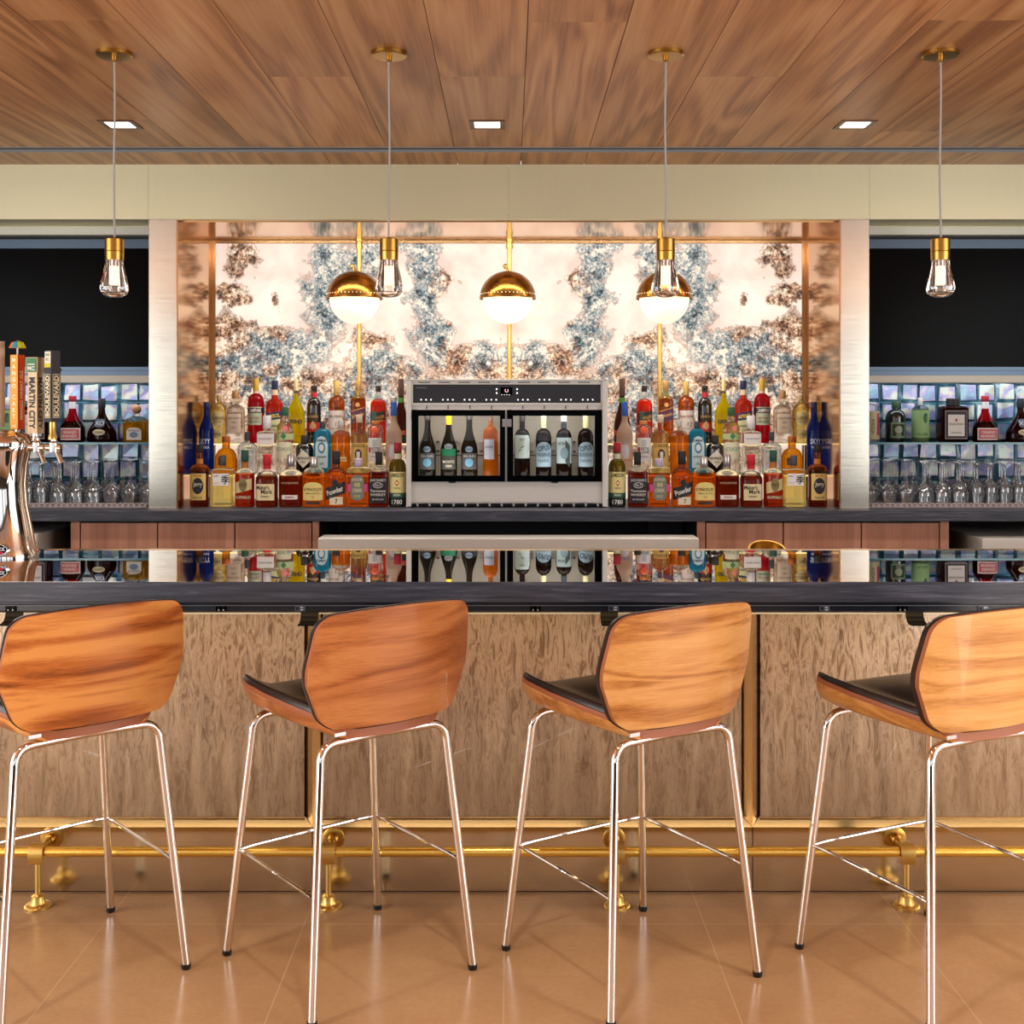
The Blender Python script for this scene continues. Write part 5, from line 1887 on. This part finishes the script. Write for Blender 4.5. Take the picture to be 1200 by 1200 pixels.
RUM = dict(w=23, H=48, hs=28, hn=38, nw=8.5, cap=8, liq='greenblack', top='greenblack', capc='#3a5840',
           labels=[('rect', 0.72, 5, 23, '#7c9c78'), ('rect', 0.6, 7, 21, '#2c3a30', {'off': 0.0013}), ('ellipse', 0.38, 10, 19, '#a8b898', {'off': 0.0017})],
           text=[('RON', 8.4, 2, '#c8d4b8', {'fit': 0.4})])
SLM = dict(w=20, H=46, hs=42, hn=44, nw=12, cap=2, liq='clear', capc='#b8b4bc',
           labels=[('rect', 0.9, 3, 36, '#c8c49a'), ('rect', 0.2, 8, 34, '#b8405c', {'cx': 7, 'off': 0.0013})], text=[('VODKA', 18, 4, '#6a4a28', {'rot': 1.57, 'fit': 0.9})])
sets = [
    (GM, 85, 'squat cognac liqueur bottle with red neck and pink label on the left shelf'),
    (HEN, 119.5, 'dark teardrop cognac decanter on the left glass shelf'),
    (PAT, 160, 'squat golden tequila bottle with ball cork on the left glass shelf'),
    (DIS, 43.5, 'square amaretto bottle with white label behind the tap handles'),
    (GRN, 9, 'green-labelled gin bottle behind the orange tap handle at the far left'),
    (SLM, 1020, 'cylindrical spirit bottle half hidden by the right column on the glass shelf'),
    (RUM, 1049.5, 'dark round-shouldered rum bottle with green label on the right glass shelf'),
    (GRN, 1078.5, 'green-labelled gin bottle between dark rum and amaretto on the right shelf'),
    (DIS, 1116.5, 'square amaretto bottle with white label on the right glass shelf'),
    (GM, 1154.5, 'squat cognac liqueur bottle with red neck and pink label on the right shelf'),
    (HEN, 1196, 'dark teardrop cognac decanter cut off by the right edge'),
]
for spec, px, lab in sets:
    Y = 5.80
    t = make_bottle(spec, Y / F, (PX(px, Y), Y, ZS))
    tag(t, lab, group='squat bottles on the side glass shelves')

# wine in the dispenser
YW = 5.70
kw = YW / F
zw = PZ(562.0, YD) + 0.0006
BUR = dict(w=19.5, H=74, hs=32, hn=60, nw=7, cap=6, style='slope', liq='burg', top='burg', capc='#4a4240',
           labels=[('rect', 0.9, 10, 29, '#5a5a5c'), ('ellipse', 0.5, 13, 23, '#7ab8d8', {'off': 0.0013}), ('ellipse', 0.45, 30, 37, '#9ab4cc')],
           text=[('SEA SUN', 25.5, 2.6, '#d8d8d8', {'fit': 0.7}), ('PINOT', 33.5, 2.4, '#2a3a48', {'fit': 0.5})])
BUR2 = dict(BUR, capc='#e8c020', labels=[('rect', 0.85, 10, 29, '#4a5048'), ('rect', 0.85, 26, 34, '#1f8a60', {'off': 0.0013}), ('ellipse', 0.5, 33, 40, '#a8b0b8')],
            text=[('CASA', 36.5, 2.4, '#3a4248', {'fit': 0.5}), ('MONTE', 19, 3, '#e8dcc0', {'fit': 0.7}), ('1884', 14, 3, '#e8dcc0', {'fit': 0.5})], neck=[(62, 68, '#e8c020')])
ROS = dict(w=17.5, H=71, hs=50, hn=60, nw=5.5, cap=6, liq='rose', top='rose', capc='#7a5a48',
           labels=[('rect', 0.66, 22, 45, '#c8d0e0', {'cx': -1.5})], text=[('WHISPER', 36, 2.4, '#4a6078', {'x': -1.5, 'fit': 0.55})])
BOR = dict(w=18.5, H=74, hs=46, hn=57, nw=6.5, cap=8, liq='wine', top='wine', capc='#3a302a',
           labels=[('rect', 0.94, 23, 50, '#d0e0dc')], text=[('RED', 45, 2.4, '#4a5a58', {'fit': 0.5}), ('\u223d', 36, 6, '#26302e', {'rot': 0.5}), ('\u223d', 32, 5, '#26302e', {'rot': 0.5, 'x': -3})])
BOR2 = dict(BOR, capc='#d8d0a0', labels=[('arch', 0.94, 13, 42, '#a8c4d4')], neck=[(58, 66, '#d8d0a0')],
            text=[('OPUS', 35, 6, '#4a6478', {'rot': 0.2, 'b': 0.03}), ('RESERVE', 27, 4, '#4a6478', {'b': 0.02}), ('NAPA', 20, 3.6, '#5a7488')])
BOR3 = dict(BOR, capc='#e8e0d0', labels=[('rect', 0.94, 17, 47, '#c0d8dc'), ('rect', 0.3, 20, 46, '#4a5658', {'off': 0.0013, 'slope': -1.2, 'cx': 4}), ('ellipse', 0.5, 22, 36, '#8aa8b4', {'off': 0.0016, 'cx': 0})],
            neck=[(58, 66, '#28303c')], text=[('KITE', 40, 3, '#26302e', {'x': -3, 'fit': 0.4})])
wines = [(BUR, 501, 'dark wine bottle with grey and blue label, leftmost behind the left dispenser door'),
         (BUR2, 526, 'wine bottle with yellow foil top and green label in the dispenser'),
         (BUR, 550, 'dark wine bottle with blue oval label between yellow-topped and rose bottles'),
         (ROS, 574.8, 'orange rose wine bottle behind the left dispenser door'),
         (BOR, 612, 'dark wine bottle with pale label, first behind the right dispenser door'),
         (BOR2, 637, 'dark wine bottle with arched blue label, second behind the right dispenser door'),
         (BOR3, 660.8, 'dark wine bottle with diagonal grey-blue label, third behind the right dispenser door'),
         (BOR2, 686.3, 'dark wine bottle with arched blue label, last behind the right dispenser door')]
for spec, px, lab in wines:
    t = make_bottle(spec, kw, (PX(px, YW), YW, zw), 'wine_bottle')
    tag(t, lab, group='wine bottles in the dispenser')

# ------------------------------------------------------------------ upturned stemware on bar mats
def glass_profile(kind):
    """upside down: rim at the mat, foot at the top; (z, r) outer surface then inner surface back down"""
    if kind == 'flared':
        out = [(0, .029), (.030, .037), (.058, .0435), (.064, .0425), (.092, .012), (.102, .0045), (.150, .0038), (.196, .0042), (.203, .008), (.207, .030), (.2085, .034), (.210, .034)]
        inn = [(.060, .041), (.057, .0417), (.030, .0352), (0, .0272)]
    elif kind == 'straight':
        out = [(0, .038), (.030, .0395), (.056, .0405), (.062, .0388), (.094, .010), (.104, .0055), (.130, .0075), (.150, .0045), (.188, .0048), (.194, .009), (.198, .030), (.1995, .034), (.201, .034)]
        inn = [(.058, .037), (.055, .0386), (.030, .0376), (0, .0361)]
    else:
        out = [(0, .027), (.040, .031), (.078, .0325), (.086, .0305), (.108, .009), (.116, .0055), (.136, .0075), (.152, .0045), (.184, .0048), (.190, .008), (.194, .026), (.1955, .031), (.197, .031)]
        inn = [(.082, .0288), (.078, .0306), (.040, .0291), (0, .0251)]
    return out, inn


ORD = 'first second third fourth fifth sixth seventh eighth ninth tenth eleventh twelfth thirteenth fourteenth fifteenth'.split()
gl_mesh = {}
for kind in ('flared', 'straight', 'narrow'):
    out, inn = glass_profile(kind)
    bm = bmesh.new()
    a = add_lathe(bm, out, 22, cap=False)
    b = add_lathe(bm, inn, 22, cap=False)
    bm.faces.new(a[-1])
    bm.faces.new(b[0])
    for i in range(22):
        j = (i + 1) % 22
        bm.faces.new((a[0][i], a[0][j], b[-1][j], b[-1][i]))
    bmesh.ops.recalc_face_normals(bm, faces=bm.faces)
    me = bpy.data.meshes.new('wine_glass')
    bm.to_mesh(me)
    bm.free()
    for p in me.polygons:
        p.use_smooth = True
    me.set_sharp_from_angle(angle=math.radians(50))
    me.materials.append(M['glassware'])
    gl_mesh[kind] = me
for side, sgn, xe in (('left', -1, CXL), ('right', 1, CXR)):
    for r in range(4):
        Y = 5.590 + 0.083 * r
        x = abs(xe) + 0.045 + (0.02 if r % 2 else 0.0)
        lim = {'left': 2.46, 'right': 2.52}[side]
        i = 0
        while x < lim:
            d = x - abs(xe)
            kind, pitch = ('flared', 0.0865) if d < 0.25 else (('straight', 0.0825) if d < 0.50 else ('narrow', 0.0665))
            o = bpy.data.objects.new('wine_glass', gl_mesh[kind])
            COL.objects.link(o)
            o.location = (sgn * x, Y, CT + 0.0122)
            tag(o, 'upturned clear wine glass, %s from the steel column in the %s row, %s mat' % (ORD[i], ('front', 'second', 'third', 'back')[r], side),
                'glass', 'upturned wine glasses on the %s bar mat' % side)
            x += pitch
            i += 1
    # mat of small rubber cells
    x0, x1 = (CXR + 0.004, 2.9) if sgn > 0 else (-2.9, CXL - 0.004)
    t = thing('bar_mat', 'grey perforated rubber bar mat under the upturned glasses on the %s' % side, 'mat', ((x0 + x1) / 2, 5.7, CT))
    bm = bmesh.new()
    add_box(bm, x0, x1, 5.545, 5.90, CT + 0.0005, CT + 0.012)
    o = obj('base', bm, M['rubber'], t)
    bm = bmesh.new()
    n = int((x1 - x0) / 0.0262)
    for i in range(n):
        x = x0 + 0.013 + i * 0.0262
        add_box(bm, x - 0.0042, x + 0.0042, 5.535, 5.5455, CT + 0.001, CT + 0.020)
    add_box(bm, x0, x1, 5.535, 5.5455, CT + 0.017, CT + 0.021)
    add_box(bm, x0, x1, 5.535, 5.5455, CT + 0.0005, CT + 0.003)
    obj('edge_cells', bm, mat('bar_mat_edge', '#cdbfbf', 0.5), t)

# ------------------------------------------------------------------ draught tower and tap handles
t = thing('beer_tower', 'polished chrome draught beer tower at the left end of the bar', 'beer tower', (-1.565, 3.56, BT + 0.0005))
bm = bmesh.new()
prof = [(0, 1.20), (0.012, 1.20), (0.03, 1.12), (0.09, 1.02), (0.16, 0.90), (0.22, 0.86), (0.28, 0.90), (0.32, 0.98), (0.345, 1.02), (0.362, 0.96), (0.370, 0.80)]
rings = []
for z, s in prof:
    ring = []
    for i in range(40):
        a = 2 * math.pi * i / 40
        c, q = math.cos(a), math.sin(a)
        ring.append(bm.verts.new((0.112 * s * math.copysign(abs(c) ** 0.75, c), 0.075 * s * math.copysign(abs(q) ** 0.75, q), z)))
    rings.append(ring)
for a, b in zip(rings, rings[1:]):
    for i in range(40):
        bm.faces.new((a[i], a[(i + 1) % 40], b[(i + 1) % 40], b[i]))
bm.faces.new(list(reversed(rings[0])))
bm.faces.new(rings[-1])
obj('column', bm, M['chrome'], t, smooth=True, world=False, angle=50)
# rim running up the tower side and over the head
bm = bmesh.new()
pts = [(0.112 * s * 1.03, 0.0, z) for z, s in prof[1:]]
add_tube(bm, pts, 0.009, 12)
obj('side_rim', bm, M['tap_metal'], t, smooth=True, world=False)
bm = bmesh.new()
add_tube(bm, [(-0.30, 0, 0.338), (0.025, 0, 0.338), (0.065, 0, 0.337), (0.09, 0, 0.334), (0.115, 0, 0.333)], [0.047, 0.047, 0.044, 0.032, 0.021], 28)
obj('head_tube', bm, M['chrome'], t, smooth=True, world=False)
# oval badges on the front
bm = bmesh.new()
def oval(bm, rx, rz, y, mi):
    v = [bm.verts.new((0.062 + rx * math.cos(2 * math.pi * i / 32), y, 0.020 + 0.012 + rz * math.sin(2 * math.pi * i / 32))) for i in range(32)]
    bm.faces.new(v).material_index = mi
    w = [bm.verts.new((q.co.x, y + 0.02, q.co.z)) for q in v]
    for i in range(32):
        bm.faces.new((v[i], w[i], w[(i + 1) % 32], v[(i + 1) % 32])).material_index = mi
oval(bm, 0.027, 0.0165, -0.0920, 0)
oval(bm, 0.0245, 0.0145, -0.0926, 1)
v0 = len(bm.verts)
add_box(bm, 0.045, 0.079, -0.0934, -0.0927, 0.020, 0.0265, 2)
add_text(bm, 'PERLICK', 0.010, flat_place(-0.0936, 0.062, 0.0345), bold=0.03, fit=0.042)
for f in bm.faces:
    if all(abs(q.co.y + 0.0936) < 1e-5 for q in f.verts):
        f.material_index = 0
obj('oval_badge', bm, [M['silver'], M['black_gloss'], paint('#d0183a')], t, world=False)


def faucet(x, y, name_lab):
    """brass-and-chrome tap on the tower head"""
    f = thing('faucet', None, None, (0, 0, 0))
    f.parent = t
    f['label'] = name_lab
    bm = bmesh.new()
    z = 0.333
    add_tube(bm, [(x - 0.022, y, z), (x + 0.022, y, z - 0.002)], 0.0115, 16)
    add_lathe(bm, [(z - 0.014, 0.0135), (z + 0.012, 0.0135), (z + 0.018, 0.009), (z + 0.026, 0.009)], 18, x, y)
    obj('body', bm, M['chrome'], f, smooth=True, world=False)
    bm = bmesh.new()
    add_tube(bm, [(x + 0.004, y, z - 0.004), (x + 0.012, y, z - 0.020), (x + 0.022, y, z - 0.048)], [0.009, 0.008, 0.0065], 14)
    obj('spout', bm, M['tap_metal'], f, smooth=True, world=False)
    return f


for px, y in ((23, 0.03), (43, -0.01), (63, -0.04)):
    faucet(PX(px, 3.56 + y) + 1.565, y, 'tap at the tower head')


def handle(px, Y, py0, py1, wpx, rz, name, lab, cols, body, extra):
    x = PX(px, Y)
    z0, z1 = PZ(py1, Y), PZ(py0, Y)
    h = thing('tap_handle', lab, 'tap handle', (x, Y, z0), math.radians(rz), 'draught tap handles')
    return h, z1 - z0


def prism4(bm, w, z0, z1, mi=0, w1=None, y0=0, x0=0):
    w1 = w1 or w
    a = [bm.verts.new((x0 + sx * w / 2, y0 + sy * w / 2, z0)) for sx, sy in ((-1, -1), (1, -1), (1, 1), (-1, 1))]
    b = [bm.verts.new((x0 + sx * w1 / 2, y0 + sy * w1 / 2, z1)) for sx, sy in ((-1, -1), (1, -1), (1, 1), (-1, 1))]
    for i in range(4):
        bm.faces.new((a[i], a[(i + 1) % 4], b[(i + 1) % 4], b[i])).material_index = mi
    bm.faces.new(a[::-1]).material_index = mi
    bm.faces.new(b).material_index = mi


def front_face(w, x0=0):          # the face toward -Y in handle space
    return lambda x, z: (x0 + x, -w / 2 - 0.0006, z)


def right_face(w):                # the face toward +X
    return lambda x, z: (w / 2 + 0.0006, x, z)


kz = 3.56 / F
# orange: two faces, left face yellow-orange, right face orange
h, H = handle(20.5, 3.585, 416, 503, 16, -21, '', 'orange four-sided tap handle with little umbrella, MANGO CART', None, None, None)
w = 0.0285
bm = bmesh.new()
prism4(bm, w, 0, H)
for f in bm.faces:
    f.material_index = 1
    c = f.calc_center_median()
    if c.x > w * 0.4:
        f.material_index = 0
obj('grip', bm, [paint('#f05a1c'), paint('#f0a020')], h, world=False)
bm = bmesh.new()
for i, ch in enumerate('MANGO'):
    add_text(bm, ch, 0.013, front_face(w), bold=0.03, off=(0, H - 0.016 - i * 0.0195), fit=0.016)
for i, ch in enumerate('CART'):
    add_text(bm, ch, 0.013, front_face(w), bold=0.03, off=(0, H - 0.128 - i * 0.0195), fit=0.016)
add_text(bm, 'MANGO WHEAT ALE', 0.0115, right_face(w), bold=0.04, rot=math.pi / 2, off=(0, H * 0.46), fit=0.15)
add_text(bm, 'ALE', 0.008, front_face(w), bold=0.02, off=(0, 0.010), fit=0.016)
obj('lettering', bm, paint('#fff2c8'), h, world=False)
bm = bmesh.new()
add_lathe(bm, [(H, 0.0025), (H + 0.022, 0.0025)], 10)
obj('umbrella_stick', bm, M['white'], h, world=False)
bm = bmesh.new()
n = 16
top = bm.verts.new((0, 0, H + 0.045))
r1 = [bm.verts.new((0.017 * math.cos(2 * math.pi * i / n), 0.017 * math.sin(2 * math.pi * i / n), H + 0.038)) for i in range(n)]
r2 = [bm.verts.new((0.025 * math.cos(2 * math.pi * i / n), 0.025 * math.sin(2 * math.pi * i / n), H + 0.021)) for i in range(n)]
bot = bm.verts.new((0, 0, H + 0.026))
for i in range(n):
    j = (i + 1) % n
    c = (i // 2) % 4
    bm.faces.new((top, r1[i], r1[j])).material_index = c
    bm.faces.new((r1[i], r2[i], r2[j], r1[j])).material_index = c
    bm.faces.new((bot, r2[j], r2[i])).material_index = 1
obj('umbrella', bm, [paint('#f0d820'), paint('#e87a28'), paint('#3a9ab8'), paint('#c8d828')], h, world=False)
bm = bmesh.new()
add_lathe(bm, [(-0.008, 0.0085), (0, 0.0075)], 14)
obj('ferrule', bm, M['chrome'], h, world=False, smooth=True)

# pale wood handle with green cap block
h, H = handle(41.5, 3.55, 419, 508, 18, -12, '', 'pale wooden tap handle with green capped block, MARTIN CITY', None, None, None)
w = 0.034
bm = bmesh.new()
prism4(bm, w * 0.97, 0.0, H - 0.046, 0, w * 0.90)
prism4(bm, w * 1.16, H - 0.046, H, 0)
obj('grip', bm, wood('tap_handle_wood', '#b8946a', '#d8bc90', '#e8d2ac', (1, 1, 0.06), 30, 3, 0.5), h, world=False)
bm = bmesh.new()
pf = lambda x, z: (x, -w * 0.485 - 0.0012, z)
prt = lambda x, z: (w * 0.485 + 0.0012, x, z)
for plc in (pf, prt):
    add_text(bm, 'MARTIN CITY', 0.0185, plc, bold=0.035, rot=-math.pi / 2, off=(0, (H - 0.046) * 0.5), fit=0.155)
obj('lettering', bm, paint('#241c18'), h, world=False)
bm = bmesh.new()
add_box(bm, -w * 0.50, w * 0.50, -w * 0.58 - 0.0016, -w * 0.58 - 0.0001, H - 0.044, H - 0.002, 0)
add_text(bm, 'MC', 0.012, lambda x, z: (x, -w * 0.58 - 0.0024, z), bold=0.03, off=(0, H - 0.033))
add_box(bm, -w * 0.34, w * 0.34, -w * 0.58 - 0.0022, -w * 0.58 - 0.0015, H - 0.0225, H - 0.0195, 1)
for f in bm.faces:
    c = f.calc_center_median()
    if abs(c.y + w * 0.58 + 0.0024) < 1e-5:
        f.material_index = 1
obj('label', bm, [paint('#2c7a4c'), paint('#e8e4dc')], h, world=False)
bm = bmesh.new()
add_lathe(bm, [(-0.022, 0.012), (-0.012, 0.009), (0, 0.009)], 14)
obj('ferrule', bm, M['chrome'], h, world=False, smooth=True)

# black handle
h, H = handle(61.5, 3.515, 411, 494.5, 18, -32, '', 'black four-sided tap handle with tan outlined letters, BOULEVARD', None, None, None)
w = 0.0335
blk = mat('tap_black_wood', '#2c2a2c', 0.5)
bm = bmesh.new()
prism4(bm, w, 0.004, H - 0.058, 0, w * 0.97)
prism4(bm, w * 1.08, H - 0.062, H - 0.052)
prism4(bm, w * 0.92, H - 0.052, H)
prism4(bm, w * 0.9, 0.0, 0.004)
obj('grip', bm, blk, h, world=False)
bm = bmesh.new()
for fn in (lambda x, z: (x, -w * 0.5 - 0.0012, z), lambda x, z: (w * 0.5 + 0.0012, x, z)):
    z0, z1, a = 0.012, H - 0.070, 0.0125
    for (xa, xb, za, zb_) in ((-a, a, z0, z0 + 0.0016), (-a, a, z1 - 0.0016, z1), (-a, -a + 0.0016, z0, z1), (a - 0.0016, a, z0, z1)):
        bm.faces.new([bm.verts.new(fn(*p)) for p in ((xa, za), (xb, za), (xb, zb_), (xa, zb_))])
    add_text(bm, 'BOULEVARD', 0.0165, fn, bold=0.04, rot=math.pi / 2, off=(0, (z0 + z1) / 2), fit=z1 - z0 - 0.008)
obj('lettering', bm, paint('#e8d8b0'), h, world=False)
bm = bmesh.new()
add_box(bm, -w * 0.38, w * 0.38, -w * 0.46 - 0.0018, -w * 0.46 - 0.0001, H - 0.050, H - 0.003, 0)
add_box(bm, -w * 0.38, w * 0.38, -w * 0.46 - 0.0024, -w * 0.46 - 0.0017, H - 0.050, H - 0.038, 1)
add_text(bm, 'ALE', 0.008, lambda x, z: (x, -w * 0.46 - 0.0026, z), bold=0.02, off=(0, H - 0.012))
add_text(bm, 'KC', 0.008, lambda x, z: (x, -w * 0.46 - 0.0026, z), bold=0.02, off=(0, H - 0.026))
for f in bm.faces:
    c = f.calc_center_median()
    if abs(c.y + w * 0.46 + 0.0026) < 1e-5:
        f.material_index = 2
obj('label', bm, [paint('#ece8d8'), paint('#d8c828'), paint('#5a6a40')], h, world=False)
bm = bmesh.new()
add_lathe(bm, [(-0.052, 0.013), (-0.040, 0.012), (-0.036, 0.0095), (0, 0.0095)], 16)
obj('ferrule', bm, M['brass_satin'], h, world=False, smooth=True)

# white handle just inside the left edge
h, H = handle(-5, 3.60, 400, 500, 18, -20, '', 'pale off-white tap handle at the very left edge', None, None, None)
bm = bmesh.new()
prism4(bm, 0.036, 0, H)
obj('grip', bm, paint('#e0d4c8'), h, world=False)
bm = bmesh.new()
add_lathe(bm, [(-0.03, 0.011), (0, 0.0085)], 14)
obj('ferrule', bm, M['chrome'], h, world=False, smooth=True)

# ------------------------------------------------------------------ brass rim bowl on the work shelf behind the bar
t = thing('work_shelf', 'stainless work shelf on the bartender side behind the bar top', 'shelf', (0, 4.0, 0))
bm = bmesh.new()
add_box(bm, -2.6, 2.6, 3.78, 4.25, 0.77, 0.79)
obj('top', bm, M['steel'], t)
for x in (-2.5, 2.46):
    for y in (3.80, 4.20):
        box_obj('leg', x, x + 0.04, y, y + 0.04, 0, 0.77, M['steel'], t)
Y = 4.1
xb = PX(897, Y)
t = thing('brass_bowl', 'round polished brass bowl rim showing over the bar before the right cabinets', 'bowl', (xb, Y, 0.79))
bm = bmesh.new()
zr_ = PZ(636, Y) - 0.79 - 0.026
prof = [(0.0005, 0.03), (0.02, 0.045), (zr_ * 0.6, 0.060), (zr_ * 0.9, 0.0645), (zr_, 0.066)]
a = add_lathe(bm, prof, 40, cap=False)
b = add_lathe(bm, [(z + 0.003, r - 0.007) for z, r in prof[:-1]] + [(zr_, 0.058)], 40, cap=False)
bm.faces.new(list(reversed(a[0])))
bm.faces.new(b[0])
for i in range(40):
    j = (i + 1) % 40
    bm.faces.new((a[-1][i], a[-1][j], b[-1][j], b[-1][i]))
bmesh.ops.rotate(bm, verts=bm.verts, cent=(0, -0.03, 0.0005), matrix=Matrix.Rotation(math.radians(24), 3, 'X'))
bmesh.ops.translate(bm, verts=bm.verts, vec=(0, 0, -min(v.co.z for v in bm.verts) + 0.0006))
o = obj('bowl', bm, M['brass_aged'], t, smooth=True, world=False)
